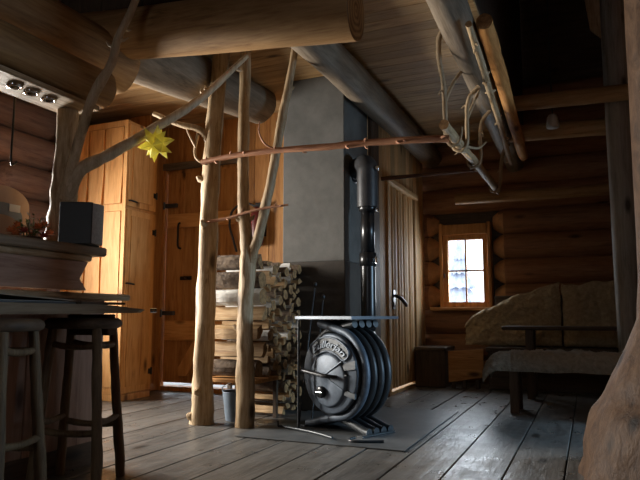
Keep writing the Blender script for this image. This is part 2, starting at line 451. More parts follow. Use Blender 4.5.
mb = MB(); mb.tube(smooth_path([(-4.07, 5.60, 1.80), (-4.07, 5.55, 1.78), (-4.07, 5.545, 1.66), (-4.07, 5.55, 1.54), (-4.07, 5.60, 1.52)]), .011, 8); mk('door_handle', mb, BLACKM, d1)
mb = MB(); mb.box((-4.06, 5.59, 1.175), (-3.92, 5.606, 1.215)); mb.tube([(-3.98, 5.595, 1.195), (-3.98, 5.56, 1.195), (-3.94, 5.555, 1.195)], .008, 8); mk('latch', mb, BLACKM, d1)
for z in (.82, 2.0):
    mb = MB(); mb.box((-4.30, 5.568, z-.022), (-4.12, 5.604, z+.022), bev=.003); mb.tube([(-4.275, 5.56, z-.04), (-4.275, 5.56, z+.04)], .012, 8); mk('hinge', mb, STEELPLATE, d1)

# boarded side wall with battened door_2 (faces the room's right)
D2 = (6.10, 7.12, .03, 2.16)
mb = MB(); y = 5.49
while y < 7.62:
    w = .15; y2 = min(y+w, 7.62)
    for lo, hi in ((y, min(y2, D2[0])), (max(y, D2[1]), y2)):
        if hi-lo > .004: mb.box((-1.91, lo+.0015, -.05), (-1.87+.004*(int(y*10) % 2), hi-.0015, 3.0), 0, bev=.003)
    lo, hi = max(y, D2[0]), min(y2, D2[1])
    if hi-lo > .004: mb.box((-1.91, lo+.0015, D2[3]), (-1.87, hi-.0015, 3.0), 0, bev=.003)
    y = y2
mb.box((-1.93, D2[0], -.05), (-1.86, D2[1], .03), 0)
struct('wall_side', mb, STRIPE['Z'])
mb = MB(); mb.box((-1.90, 5.50, 0), (-1.83, 5.72, 2.7), bev=.01); struct('trim_4', mb, DARK['Z'])
mb = MB(); mb.box((-1.87, 6.02, 2.16), (-1.82, 7.2, 2.215), bev=.006); struct('trim_5', mb, STRIPE['Y'])
mb = MB(); mb.box((-1.87, 6.04, 0), (-1.845, 6.10, 2.16), bev=.004); mb.box((-1.87, 7.12, 0), (-1.845, 7.18, 2.16), bev=.004); struct('trim_6', mb, STRIPE['Z'])
mb = MB(); mb.box((-1.905, D2[0]+.005, .055), (-1.885, D2[1]-.005, 2.155))
y = D2[0]+.01; i = 0
while y < D2[1]-.03:     # rounded battens with grooves between
    w = (.115, .07, .13, .08)[i % 4]; w = min(w, D2[1]-.006-y); c = y+w/2
    prof = [(-1.886, y+.004), (-1.872, y+.008), (-1.862, y+w*.3), (-1.860, c), (-1.862, y+w*.7), (-1.872, y+w-.008), (-1.886, y+w-.004)]
    mb.prism([(a, b, .055) for a, b in prof], (0, 0, 2.10)); y += w+.012; i += 1
d2 = struct('door_2', mb, STRIPE['Z'])
mb = MB(); mb.tube(smooth_path([(-1.87, 6.27, 1.0), (-1.82, 6.27, .99), (-1.79, 6.33, .96), (-1.785, 6.47, .90)]), [.014, .015, .016, .017, .018, .018, .019, .019, .02, .02, .02, .02, .02, .02, .02, .016], 10); mk('door_handle', mb, BLACKM, d2)
mb = MB(); mb.box((-1.865, 6.22, .86), (-1.852, 6.30, 1.06), bev=.003); mk('lock_plate', mb, BLACKM, d2)
mb = MB(); mb.box((-1.86, 7.19, 0), (-1.845, 7.6, .11), bev=.004); struct('baseboard_side', mb, DARK['Y'])

# ------------------------------------------------------------------ chimney
ch = thing('chimney', (-2.16, 5.18, 0), 'grey plastered chimney block behind the stove with a dark plinth', 'chimney')
mb = MB(); mb.box((-2.455, 4.87, 1.255), (-1.872, 5.49, 2.9), bev=.006); mk('chimney_breast', mb, PLASTER, ch)
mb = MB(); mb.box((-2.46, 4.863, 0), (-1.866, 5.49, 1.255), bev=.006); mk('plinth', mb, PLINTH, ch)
mb = MB(); mb.lathe([(.082, 0), (.095, 0), (.095, .012), (.082, .012)], (-1.872, 5.12, 2.06), 24, M=Matrix.Rotation(PI/2, 4, 'Y')); mk('flue_collar', mb, BLACKM, ch)

# ------------------------------------------------------------------ beams and log timbers
def beam(name, p0, p1, r0, r1, mats, label, cat='beam', loc=None, jit=.05, seed=1, seg=28, wob=.0, group=None, n=16):
    mb = MB(); log(mb, p0, p1, r0, r1, seg, jit, seed, n=n, wob=wob)
    return tag(mk(name, mb, mats, loc=loc or p0), label, cat, group)
END_B = endgrain('beam_end_rings', 'X', (.22, .14, .07), (.50, .37, .20), 60)
beam('log_beam', (-1.045, 2.90, 2.372), (-4.9, 2.72, 2.66), .152, .150, [LOGB['X'], END_B], 'thick brown log crossing the top left, its round sawn end in mid-air')
beam('log_beam', (-2.64, 2.93, 2.335), (-2.64, -1.6, 2.38), .175, .185, [LOGB['Y'], END_Y], 'very thick pale brown log running toward us above the bar', seed=2)
beam('log_beam', (-2.47, 2.62, 2.055), (-2.47, -1.6, 2.055), .108, .112, [LOGB['Y'], END_Y], 'thinner log tucked directly above the spotlight board', seed=3)
beam('log_beam', (-2.84, 5.10, 2.83), (-2.84, 2.98, 2.57), .19, .195, [GREY['Y'], END_Y], 'short grey log under the ceiling running back behind the two peeled posts', seed=4)
beam('log_beam', (-1.74, 2.92, 2.765), (-1.74, 7.6, 2.765), .138, .13, [GREY['Y'], END_Y], 'grey round beam under the ceiling along the chimney and the battened door', seed=5)
beam('log_beam', (-.70, 2.6, 2.735), (-.74, 7.6, 2.60), .112, .11, [GREY['Y'], END_Y], 'grey beam at the edge of the boarded ceiling with the drying pole hung below', seed=6)
beam('log_beam', (-.66, 6.0, 2.80), (3.0, 6.0, 2.72), .075, .07, [LOGB['X'], END_X], 'upper of two thin log joists between ceiling beam and grey post', seed=7)
beam('log_beam', (-.66, 6.4, 2.62), (3.0, 6.4, 2.52), .085, .08, [LOGB['X'], END_X], 'lower of two thin log joists between ceiling beam and grey post', seed=8)
mb = MB(); mb.box((-1.38, 7.22, 2.075), (2.9, 7.50, 2.10), bev=.004)
sh = MB(); log(sh, (-1.38, 7.22, 2.145), (2.9, 7.22, 2.11), .066, .062, 18, .05, 9)
tag(mk('log_rail', sh, [LOGB['X'], END_X], loc=(-1.38, 7.22, 2.13)), 'long straight log rail high across the far log wall, right of the window', 'rail')
for xx in (-1.0, .8, 2.4):
    pass
beam('timber_post', (.325, 6.2, 0), (.325, 6.2, 4.9), .105, .105, [wood('silvery_timber', (.16, .14, .115), (.32, .285, .24), (.45, .41, .35), 'Z'), END_Y], 'grey upright timber post behind the big tree trunk', 'post', seed=10, jit=.04)
mb = MB(); mb.prism([(.08, 6.09, 3.9), (.22, 6.09, 3.9), (.22, 6.09, 3.35), (.13, 6.09, 3.45)], (0, .025, 0))
tag(mk('wooden_bracket', mb, PALE['Z'], loc=(.2, 6.1, 3.35)), 'pale board nailed high on the left of the grey post', 'board')
# pendant lamp under the joists
t = thing('pendant_lamp', (-.24, 6.2, 2.60), 'small whitish lamp hanging between the two log joists at upper right', 'lamp')
mb = MB(); mb.lathe([(.055, 0), (.06, .02), (.05, .10), (.035, .13), (0, .135)], (-.24, 6.2, 2.58), 20); mk('lamp_shade', mb, LAMPW, t)
mb = MB(); mb.tube([(-.24, 6.2, 2.71), (-.24, 6.2, 4.95)], .006, 6); mk('cord', mb, RUBBER, t)

# spotlight board over the bar
t = thing('spotlight_board', (-2.53, 2.5, 1.915), 'pale board under the left logs with round chrome spotlights', 'light fitting')
mb = MB(); mb.box((-2.66, .3, 1.912), (-2.42, 2.56, 1.94), bev=.005); mk('board', mb, PALE['Y'], t)
for y in (2.30, 2.19, 2.09):
    mb = MB(); mb.lathe([(.0, .010), (.022, .008), (.026, -.004), (.036, -.005), (.038, .004), (.038, .012)], (-2.52, y, 1.905), 20); mk('spotlight', mb, CHROME, t)

# ------------------------------------------------------------------ tree trunks and branches
def branch(name, pts, rad, mats, parent=None, loc=None, k=6, seg=12, jit=.13, seed=0, knobs=0, kr=.5, kl=.03):
    mb = MB(); pp = smooth_path(pts, k); rr = lerp_r(rad, len(pp))
    mb.tube(pp, rr, seg, 0, 1 if isinstance(mats, (list, tuple)) and len(mats) > 1 else 0, jit, seed)
    rn = random.Random(seed+50)
    for i in range(knobs):
        j = rn.randrange(1, len(pp)-1); d = (pp[j+1]-pp[j-1]).normalized()
        q = d.orthogonal().normalized(); q.rotate(Matrix.Rotation(rn.uniform(0, 6.28), 3, d))
        b = pp[j]+q*rr[j]*.6; l = kl*rn.uniform(.5, 1.2)
        mb.tube([b, b+(q+d*.5)*l*.5+q*rr[j]*.4, b+(q+d*.9)*l+q*rr[j]*.4], [rr[j]*kr, rr[j]*kr*.7, rr[j]*kr*.3], 7)
    return mk(name, mb, mats, parent, loc)
PM = [PALE['Z'], LEND]
p1 = branch('branch_post', [(-2.675, 4.0, 0), (-2.672, 4.0, .35), (-2.662, 4.0, .92), (-2.648, 4.0, 1.66), (-2.618, 4.0, 2.3), (-2.560, 4.0, 2.90)], [.088, .074, .072, .070, .066, .062], PM, loc=(-2.675, 4.0, 0), k=8, seg=16, seed=11, knobs=6)
tag(p1, 'unforked peeled tree post left of the firewood stack, brightly lit on its left', 'post')
branch('side_branch', [(-2.63, 3.98, 2.10), (-2.70, 3.93, 2.22), (-2.86, 3.86, 2.27), (-3.05, 3.8, 2.36)], [.03, .026, .022, .018], PM, p1, seed=12)
branch('twig', [(-2.72, 3.93, 2.21), (-2.74, 3.92, 2.05), (-2.70, 3.90, 1.98), (-2.65, 3.94, 1.95)], [.012, .010, .009, .012], PM, p1, seed=13)
branch('twig', [(-2.73, 3.92, 2.08), (-2.79, 3.9, 2.2), (-2.80, 3.88, 2.27)], [.009, .008, .006], PM, p1, seed=14)
p2 = branch('branch_post', [(-2.322, 4.015, 0), (-2.318, 4.01, .4), (-2.322, 4.005, .75), (-2.306, 4.0, 1.15), (-2.318, 4.0, 1.35), (-2.352, 4.0, 1.7), (-2.356, 4.0, 2.2), (-2.346, 4.0, 2.90)], [.070, .064, .058, .060, .046, .044, .042, .040], PM, loc=(-2.322, 4.015, 0), k=8, seg=16, seed=15, knobs=5)
tag(p2, 'forked peeled tree post in front of the firewood stack, splitting into two limbs', 'post')
branch('forked_limb', [(-2.31, 4.0, 1.08), (-2.27, 4.0, 1.24), (-2.215, 4.0, 1.38), (-2.145, 4.0, 1.66), (-2.085, 4.0, 1.95), (-2.03, 4.0, 2.25), (-1.975, 3.99, 2.47), (-1.915, 3.98, 2.76)], [.045, .042, .038, .036, .034, .033, .030, .026], PM, p2, seed=16, knobs=4)

# tree at the bar
tb = branch('forked_tree_trunk', [(-2.69, 2.58, 1.164), (-2.66, 2.56, 1.26), (-2.62, 2.53, 1.40), (-2.595, 2.505, 1.55), (-2.575, 2.49, 1.75), (-2.57, 2.48, 1.911)], [.084, .080, .072, .064, .058, .055], [PALE['Z'], LEND], loc=(-2.69, 2.58, 1.164), k=6, seg=16, jit=.07, seed=17)
tag(tb, 'smooth forked tree trunk standing on the bar shelf behind the speaker, holding the star', 'tree trunk')
GB = [wood('grey_peeled_branch', (.28, .19, .11), (.50, .37, .23), (.64, .50, .34), 'Z', scale=14), LEND]
branch('limb', [(-2.56, 2.49, 1.42), (-2.49, 2.46, 1.62), (-2.38, 2.43, 1.86), (-2.33, 2.435, 1.98), (-2.25, 2.453, 2.124), (-2.235, 2.47, 2.25), (-2.21, 2.53, 2.42), (-2.17, 2.57, 2.60), (-2.10, 2.6, 2.8)], [.040, .027, .025, .027, .022, .021, .02, .018, .016], GB, tb, seed=18, knobs=3)
branch('limb', [(-2.56, 2.49, 1.44), (-2.49, 2.50, 1.57), (-2.42, 2.578, 1.645), (-2.36, 2.74, 1.77), (-2.30, 2.929, 1.925), (-2.22, 3.05, 2.04), (-2.15, 3.17, 2.169), (-2.07, 3.3, 2.34), (-2.0, 3.424, 2.50)], [.05, .038, .032, .030, .027, .025, .023, .020, .014], GB, tb, seed=19, knobs=4)

# paper star
def star(c, r):
    c = Vector(c); phi = (1+5**.5)/2
    vs = []
    for s1 in (-1, 1):
        for s2 in (-phi, phi): vs += [(0, s1, s2), (s1, s2, 0), (s2, 0, s1)]
    vs = [Vector(v).normalized() for v in vs]
    fs = []
    for a in range(12):
        for b in range(a+1, 12):
            for d in range(b+1, 12):
                if all((vs[i]-vs[j]).length < 1.1 for i, j in ((a, b), (b, d), (a, d))): fs.append((a, b, d))
    mb = MB(); rot = Matrix.Rotation(.5, 3, 'X') @ Matrix.Rotation(.8, 3, 'Z')
    for f in fs:
        tri = [vs[i]*.5*r for i in f]; tip = sum((vs[i] for i in f), Vector()).normalized()*r
        pts = [rot @ p + c for p in tri]+[rot @ tip + c]
        nrm = (pts[1]-pts[0]).cross(pts[2]-pts[0])
        if nrm.dot(pts[3]-c) < 0: pts[0], pts[1] = pts[1], pts[0]
        for i in range(3): mb.add([pts[i], pts[(i+1) % 3], pts[3]], [[0, 1, 2]])
    return mb
st = mk('paper_star', star((-2.27, 2.86, 1.79), .112), STAR, loc=(-2.27, 2.86, 1.79))
tag(st, 'yellow-green folded paper star hanging from the trunk limb', 'star ornament')
mb = MB(); mb.tube([(-2.27, 2.86, 1.88), (-2.32, 2.88, 1.895)], .002, 5); mk('hanging_thread', mb, PAPER, st)

# branches laid across
rb = branch('crossing_branch', [(-2.66, 3.90, 1.955), (-2.45, 3.90, 1.975), (-2.1, 3.91, 1.985), (-1.7, 3.93, 1.975), (-1.3, 3.96, 1.975), (-1.0, 3.98, 1.965), (-.80, 4.02, 1.96)], [.020, .021, .022, .023, .024, .024, .024], [REDB, LEND], loc=(-2.66, 3.90, 1.955), seed=21, knobs=16, kr=.5, kl=.025)
tag(rb, 'long reddish barky branch tied across from the left post to the hanging pole', 'branch')
branch('twig', [(-2.03, 3.905, 1.99), (-2.10, 3.87, 2.03), (-2.145, 3.86, 2.12), (-2.14, 3.86, 2.2)], [.008, .007, .006, .004], [REDB, LEND], rb, seed=22)
tb2 = branch('thin_crossing_branch', [(-2.62, 3.925, 1.50), (-2.45, 3.94, 1.515), (-2.2, 3.945, 1.565), (-1.95, 3.95, 1.585)], [.013, .012, .010, .007], [REDB, LEND], loc=(-2.62, 3.925, 1.5), seed=23, knobs=5)
tag(tb2, 'thin twig fixed across both bark-stripped posts below the long branch', 'branch')
rod = branch('dark_branch_rod', [(-1.87, 5.9, 2.165), (-1.5, 5.92, 2.17), (-1.2, 5.94, 2.175), (-.80, 5.96, 2.172)], [.022, .018, .014, .008], [wood('dark_red_rod', (.05, .022, .014), (.11, .05, .03), (.16, .08, .05), 'X'), LEND], loc=(-1.87, 5.9, 2.165), seed=24)
tag(rod, 'dark slender rod reaching from beside the stovepipe elbow to the hanging pole', 'rod')

# hanging pole with its branch hooks
pole = branch('hanging_pole', [(-.85, 4.10, 2.085), (-.855, 4.8, 2.10), (-.845, 5.6, 2.11), (-.85, 6.78, 2.13)], [.036, .034, .034, .036], [PALE['Y'], LEND], loc=(-.85, 4.1, 2.085), k=8, seed=25, knobs=6, kl=.05)
tag(pole, 'pale peeled drying pole slung under the ceiling beam on branch hooks', 'pole')
hm = [wood('hook_branch', (.13, .085, .045), (.30, .21, .12), (.42, .31, .19), 'Z', scale=16), LEND]
def hook(pts, r, label, seed, extra=()):
    o = branch('branch_hook', pts, r, hm, loc=pts[0], seed=seed, knobs=3, kl=.03, seg=10)
    for e, er in extra: branch('fork', e, er, hm, o, seed=seed+7, seg=8)
    return tag(o, label, 'hook')
hook([(-.80, 4.10, 2.80), (-.87, 4.12, 2.72), (-.885, 4.17, 2.58), (-.89, 4.28, 2.50), (-.905, 4.40, 2.44), (-.905, 4.42, 2.28), (-.905, 4.44, 2.10), (-.87, 4.44, 2.03), (-.81, 4.44, 2.05), (-.79, 4.45, 2.16)], [.016, .018, .018, .016, .018, .018, .016, .015, .012, .006],
     'crooked branch hook holding the near end of the pole, left of the ceiling beam', 30, [([(-.90, 4.42, 2.36), (-.86, 4.46, 2.48), (-.80, 4.52, 2.60), (-.74, 4.56, 2.62)], [.014, .013, .012, .01])])
hook([(-.70, 4.75, 2.56), (-.77, 4.76, 2.50), (-.80, 4.75, 2.40), (-.80, 4.72, 2.25), (-.80, 4.70, 2.11), (-.84, 4.70, 2.05), (-.90, 4.70, 2.07), (-.92, 4.71, 2.15)], [.02, .018, .017, .016, .015, .014, .012, .006],
     'thick forked branch hook around the middle of the near half of the pole', 31, [([(-.80, 4.73, 2.30), (-.77, 4.80, 2.42), (-.72, 4.86, 2.56)], [.013, .012, .01]), ([(-.81, 4.70, 2.08), (-.74, 4.86, 2.10), (-.70, 5.0, 2.18)], [.013, .009, .005])])
hook([(-.70, 5.35, 2.56), (-.78, 5.36, 2.46), (-.795, 5.34, 2.30), (-.795, 5.32, 2.12), (-.84, 5.32, 2.06), (-.90, 5.32, 2.08), (-.91, 5.33, 2.16)], [.018, .017, .016, .015, .013, .011, .005],
     'branch hook around the mid length of the pole', 32)
hook([(-.68, 6.45, 2.53), (-.74, 6.5, 2.46), (-.775, 6.55, 2.34), (-.79, 6.58, 2.18), (-.82, 6.58, 2.085), (-.88, 6.58, 2.085), (-.91, 6.6, 2.15)], [.020, .018, .018, .018, .015, .012, .006],
     'branch hook around the far end of the pole', 33)
pp = branch('lit_flank_pole', [(-.535, 3.9, 2.67), (-.545, 4.8, 2.62), (-.56, 5.8, 2.56), (-.58, 6.9, 2.50)], [.055, .055, .05, .05], [WARM['Y'], LEND], loc=(-.535, 3.9, 2.66), k=8, seed=36)  # added pole: the beam's lit right face put in as paler timber
tag(pp, 'added pale pole standing in for the lit right flank of the ceiling beam', 'pole')
nb = branch('notched_branch', [(-.60, 3.7, 2.575), (-.605, 4.2, 2.53), (-.62, 4.8, 2.48), (-.63, 5.4, 2.42), (-.65, 6.0, 2.36), (-.67, 6.5, 2.34)], [.022, .024, .024, .024, .024, .02], [PALE['Y'], LEND], loc=(-.60, 3.7, 2.57), k=8, seed=35, knobs=20, kr=.6, kl=.02)
tag(nb, 'knobbly slender branch running along the underside of the ceiling beam', 'branch')

# big flared trunk at the right edge
mb = MB(); cx, cy = .43, 3.5; prof = [(0, .505), (.10, .49), (.20, .475), (.33, .435), (.40, .385), (.50, .345), (.63, .28), (.78, .218), (.97, .200), (1.2, .196), (1.7, .192), (2.3, .188), (3.0, .18), (4.0, .17), (4.9, .16)]
seg = 64; vs = []; rows = []
zs = [i*.03 for i in range(40)]+[1.2+.15*i for i in range(25)]
def rad_at(z):
    for (z0, r0), (z1, r1) in zip(prof, prof[1:]):
        if z <= z1: return r0+(r1-r0)*(z-z0)/(z1-z0)
    return prof[-1][1]
for z in zs:
    for k in range(seg):
        a = 2*PI*k/seg; r = rad_at(z); fl = max(0, 1-z/.95)
        d = Vector((math.cos(a)*1.2, math.sin(a)*1.2, z*1.5))
        r *= 1+.07*fl*noise.noise(d*1.6)+.05*fl*noise.noise(d*5)+.012*noise.noise(d*4)+.02*fl*noise.noise(d*12)
        vs.append((cx+r*math.cos(a), cy+r*math.sin(a), z))
fs = [[i*seg+k, i*seg+(k+1) % seg, (i+1)*seg+(k+1) % seg, (i+1)*seg+k] for i in range(len(zs)-1) for k in range(seg)]
mb.add(vs, fs, 0, True)
tag(mk('tree_trunk', mb, TRUNKM, loc=(cx, cy, 0)), 'massive tree trunk with flared knobbly foot at the right edge', 'tree trunk')

# ------------------------------------------------------------------ stove
C = Vector((-1.66, 4.06, .40)); ax = Vector((.42, .907, 0)).normalized(); sd = Vector((ax.y, -ax.x, 0))   # ax: to the back; sd: to the right
up = Vector((0, 0, 1))
def sp(s, z, a): return C+sd*s+up*z+ax*a
stv = thing('wood_stove', (C.x, C.y, 0), 'round black cast iron wood stove with curved air tubes beside the firewood', 'stove')
MS = Matrix(((sd.x, ax.x, 0, C.x), (sd.y, ax.y, 0, C.y), (0, 0, 1, C.z), (0, 0, 0, 1)))   # local (s, a, z)
def slathe(mb, prof, a0=0, s0=0, z0=0, seg=48, mat=0):   # prof (r, a) round the stove axis
    vs = []
    for r, a in prof:
        for k in range(seg):
            t = 2*PI*k/seg; vs.append(sp(s0+r*math.cos(t), z0+r*math.sin(t), a0+a))
    fs = [[i*seg+k, i*seg+(k+1) % seg, (i+1)*seg+(k+1) % seg, (i+1)*seg+k] for i in range(len(prof)-1) for k in range(seg)]
    fs.append(list(range(seg-1, -1, -1))); fs.append([(len(prof)-1)*seg+k for k in range(seg)])
    return mb.add(vs, fs, mat, True)
mb = MB(); slathe(mb, [(.0, .0), (.268, .0), (.272, .02), (.272, .30), (.26, .32), (.0, .32)]); mk('firebox', mb, IRON, stv)
mb = MB(); slathe(mb, [(.0, -.026), (.262, -.026), (.274, -.018), (.274, .0), (.0, .0)]); mk('front_plate', mb, IRON_LIT, stv)
mb = MB(); slathe(mb, [(.0, -.058), (.06, -.058), (.165, -.050), (.178, -.044), (.184, -.028), (.184, -.024), (.0, -.024)], z0=-.045); dr = mk('stove_door', mb, IRON_LIT, stv)
mb = MB(); mb.tube([sp(-.03, -.02, -.06), sp(.155, .09, -.052)], .006, 8); mb.tube([sp(-.0, -.02, -.06), sp(.165, -.10, -.052)], .006, 8); mk('door_rib', mb, IRON_LIT, dr)
# air slider
mb = MB(); slathe(mb, [(.0, -.085), (.034, -.085), (.040, -.078), (.040, -.05), (.0, -.05)], s0=-.035, z0=-.125, seg=24); kn = mk('air_regulator', mb, BLACKM, stv)
mb = MB(); mb.tube([sp(-.065, -.125, -.089), sp(-.005, -.125, -.089)], .006, 8); mk('regulator_bar', mb, CHROME, kn)
# long door handle to the left
mb = MB(); mb.tube([sp(.10, -.015, -.055), sp(.10, -.012, -.10), sp(.02, -.008, -.108), sp(-.20, .015, -.108)], [.012, .014, .014, .014], 12); hd = mk('door_handle', mb, BLACKM, dr)
mb = MB(); mb.lathe([(0, -.02), (.016, -.014), (.02, 0), (.016, .014), (0, .02)], sp(-.21, .016, -.108), 14); mk('handle_knob', mb, CHROME, dr)
mb = MB(); mb.box((-.20, -.045, -.005), (.19, -.026, .003), 0, M=MS); mk('door_strap', mb, IRON, stv)
# right-hand hinge bracket, wedge shaped
mb = MB(); mb.prism([(.10, -.04, .06), (.268, -.04, .10), (.268, -.04, .045), (.17, -.04, .03)], (0, .016, 0), M=MS); mk('hinge_bracket', mb, IRON, stv); mb = MB(); mb.prism([(.10, -.04, -.12), (.17, -.04, -.10), (.262, -.04, -.115), (.262, -.04, -.15)], (0, .016, 0), M=MS); mk('hinge_bracket', mb, IRON, stv)
# banner with the raised lettering
def arcpt(r, t, a): return sp(r*math.sin(t), r*math.cos(t)-.045, a)
mb = MB(); vs = []; nn = 20
r0, r1, t0, t1 = .197, .292, -.62, .72
outer = [arcpt(r1, t0+(t1-t0)*i/nn, -.036) for i in range(nn+1)]; inner = [arcpt(r0, t0+(t1-t0)*i/nn, -.036) for i in range(nn, -1, -1)]
midR = (r0+r1)/2
def endcap(t, sgn):
    return [arcpt(midR+math.cos(q)*(r1-r0)/2, t+sgn*math.sin(q)*.16, -.036) for q in [PI*i/8 for i in range(1, 8)]]
loop = outer+endcap(t1, 1)+inner+endcap(t0, -1)[::-1]
mb.prism(loop, ax*.012)
bn = mk('banner', mb, IRON, stv)
mb = MB(); mb.tube(loop, .0062, 8, closed=True); mk('banner_rim', mb, IRON_LIT, bn)
cu = bpy.data.curves.new('txt', 'FONT'); cu.body = 'Bullerjan'; cu.size = .085; cu.shear = .28; cu.extrude = .006; cu.offset = .0; cu.align_x = 'CENTER'; cu.space_character = .93
to = bpy.data.objects.new('txt', cu); COL.objects.link(to)
bpy.context.view_layer.update()
me = bpy.data.meshes.new_from_object(to.evaluated_get(bpy.context.evaluated_depsgraph_get()))
wid = max(v.co.x for v in me.vertices)-min(v.co.x for v in me.vertices); x0 = min(v.co.x for v in me.vertices)
mb = MB(); vs = []
for v in me.vertices:
    t = t0-.06+(t1-t0+.12)*(v.co.x-x0)/wid; vs.append(arcpt(r0+.026+v.co.y*.80, t, -.040-v.co.z))
mb.add(vs, [list(p.vertices) for p in me.polygons])
bpy.data.objects.remove(to); bpy.data.curves.remove(cu); bpy.data.meshes.remove(me)
mk('lettering', mb, plain('raised_letters', (.20, .235, .28), .5, .2), bn)
# tubes: alternate ones sweep round the right and the left flank and cross above and below
for i in range(8):
    a = .033+.035*i; sg = 1 if i % 2 == 0 else -1; Rr = .300
    pts = [(-sg*.29, -.372), (-sg*.24, -.366), (-sg*.10, -.325)]
    for k in range(0, 13):
        t = -1.27+2.5*k/12; pts.append((sg*Rr*math.cos(t), Rr*math.sin(t)))
    pts += [(-sg*.02, .312), (-sg*.16, .340)]
    mb = MB(); mb.tube(smooth_path([sp(s, z, a) for s, z in pts], 3), .0275, 14)
    mk('air_tube', mb, IRON_LIT if i == 0 else IRON, stv)
mb = MB(); slathe(mb, [(.0, .32), (.07, .32), (.07, .38), (.0, .38)], z0=.10, seg=24); mk('flue_outlet', mb, BLACKM, stv)
# small feet plate / ash lip
for s0 in (-.31, .26):
    mb = MB(); mb.box((s0, -.02, -.39), (s0+.05, .30, -.38), 0, M=MS); mk('skid', mb, IRON, stv)
# hot plate on top with two thin uprights
t = thing('stove_shelf', (-1.6, 4.2, .77), 'flat steel plate lying over the top of the black stove', 'shelf')
mb = MB(); mb.prism([(-1.925, 4.02, .772), (-1.42, 3.81, .772), (-1.24, 4.28, .772), (-1.745, 4.49, .772)], (0, 0, .02)); mk('plate', mb, STEELPLATE, t)
mb = MB(); mb.tube([(-1.90, 4.03, .005), (-1.90, 4.03, .772)], .009, 8); mk('support_rod', mb, IRON, t)
mb = MB(); mb.tube([(-1.735, 4.46, .005), (-1.735, 4.46, .772)], .009, 8); mk('support_rod', mb, IRON, t)
# stovepipe
t = thing('stovepipe', (-1.675, 4.85, .5), 'black stovepipe rising behind the stove with an elbow into the chimney', 'pipe')
px, py = -1.675, 4.90
fo = sp(-.0, .10, .37)
mb = MB(); mb.tube(smooth_path([fo, fo+ax*.05, Vector((px, py, .62)), Vector((px, py, .80)), Vector((px, py, 1.22))], 6), .062, 24); mk('lower_pipe', mb, BLACKM, t)
mb = MB(); mb.lathe([(.062, 0), (.072, .005), (.072, .11), (.062, .115)], (px, py, 1.20), 24); mk('pipe_collar', mb, BLACKM, t)
mb = MB(); mb.lathe([(.058, 0), (.058, .40)], (px, py, 1.31), 24); mk('upper_pipe', mb, BLACKM, t)
mb = MB(); mb.lathe([(.058, 0), (.074, .005), (.074, .05), (.06, .06)], (px, py, 1.66), 24); mk('pipe_collar', mb, BLACKM, t)
mb = MB(); mb.tube(smooth_path([(px, py, 1.70), (px, py, 1.98), (px, py+.005, 2.03), (px-.03, py+.04, 2.075), (px-.09, py+.11, 2.085), (-1.874, 5.12, 2.085)], 6), .088, 24); mk('elbow', mb, plain('grey_black_elbow', (.04, .04, .042), .4, .3, var=.3), t)
mb = MB(); mb.lathe([(.0, .03), (.02, .028), (.024, 0)], (px+.085, py-.03, 2.02), 16, M=Matrix.Rotation(PI/2, 4, 'Y')); mk('cleaning_cap', mb, CHROME, t)
mb = MB(); mb.tube([(px+.06, py-.02, 1.68), (px+.10, py-.05, 1.67), (px+.115, py-.06, 1.64)], .007, 8); mk('damper_handle', mb, CHROME, t)
mb = MB(); mb.tube([(px+.06, py-.03, 1.27), (px+.085, py-.05, 1.27), (px+.09, py-.05, 1.22)], .009, 8); mk('damper_handle', mb, CHROME, t)

# hearth sheet and fire tools
mb = MB(); mb.box((-2.20, 3.67, .0025), (-1.037, 5.3, .008), bev=.002)
tag(mk('hearth_sheet', mb, HEARTH, loc=(-1.6, 4.4, 0)), 'grey metal sheet on the floor beneath the stove', 'hearth')
mb = MB(); mb.tube(smooth_path([(-2.07, 4.05, .055), (-2.06, 4.045, .02), (-2.02, 4.04, .02), (-1.75, 3.93, .02), (-1.55, 3.80, .02)]), .008, 8)
tag(mk('fire_poker', mb, IRON, loc=(-1.9, 4.0, .01)), 'black hooked poker lying on the floor at the stove front', 'poker')
mb = MB(); mb.tube(smooth_path([(-1.42, 3.86, .02), (-1.44, 3.80, .016), (-1.38, 3.77, .016), (-1.22, 3.84, .016)]), .008, 8)
tag(mk('fire_hook', mb, IRON, loc=(-1.42, 3.86, .01)), 'small bent iron hook lying right of the stove foot', 'hook')
for (a, b, lab) in (((-2.02, 4.30, .01), (-2.05, 4.66, 1.05), 'thin iron poker leaning between firewood and stove, nearer one'), ((-1.98, 4.44, .01), (-2.02, 4.76, .95), 'thin iron poker leaning between firewood and stove, one behind')):
    mb = MB(); a, b = Vector(a), Vector(b); mb.tube([a, a.lerp(b, .97)], .006, 8); o = mk('fire_iron', mb, IRON, loc=a); tag(o, lab, 'poker')
    mb = MB(); mb.lathe([(0, -.02), (.013, -.012), (.016, 0), (.012, .014), (0, .02)], b, 12); mk('knob', mb, IRON, o)

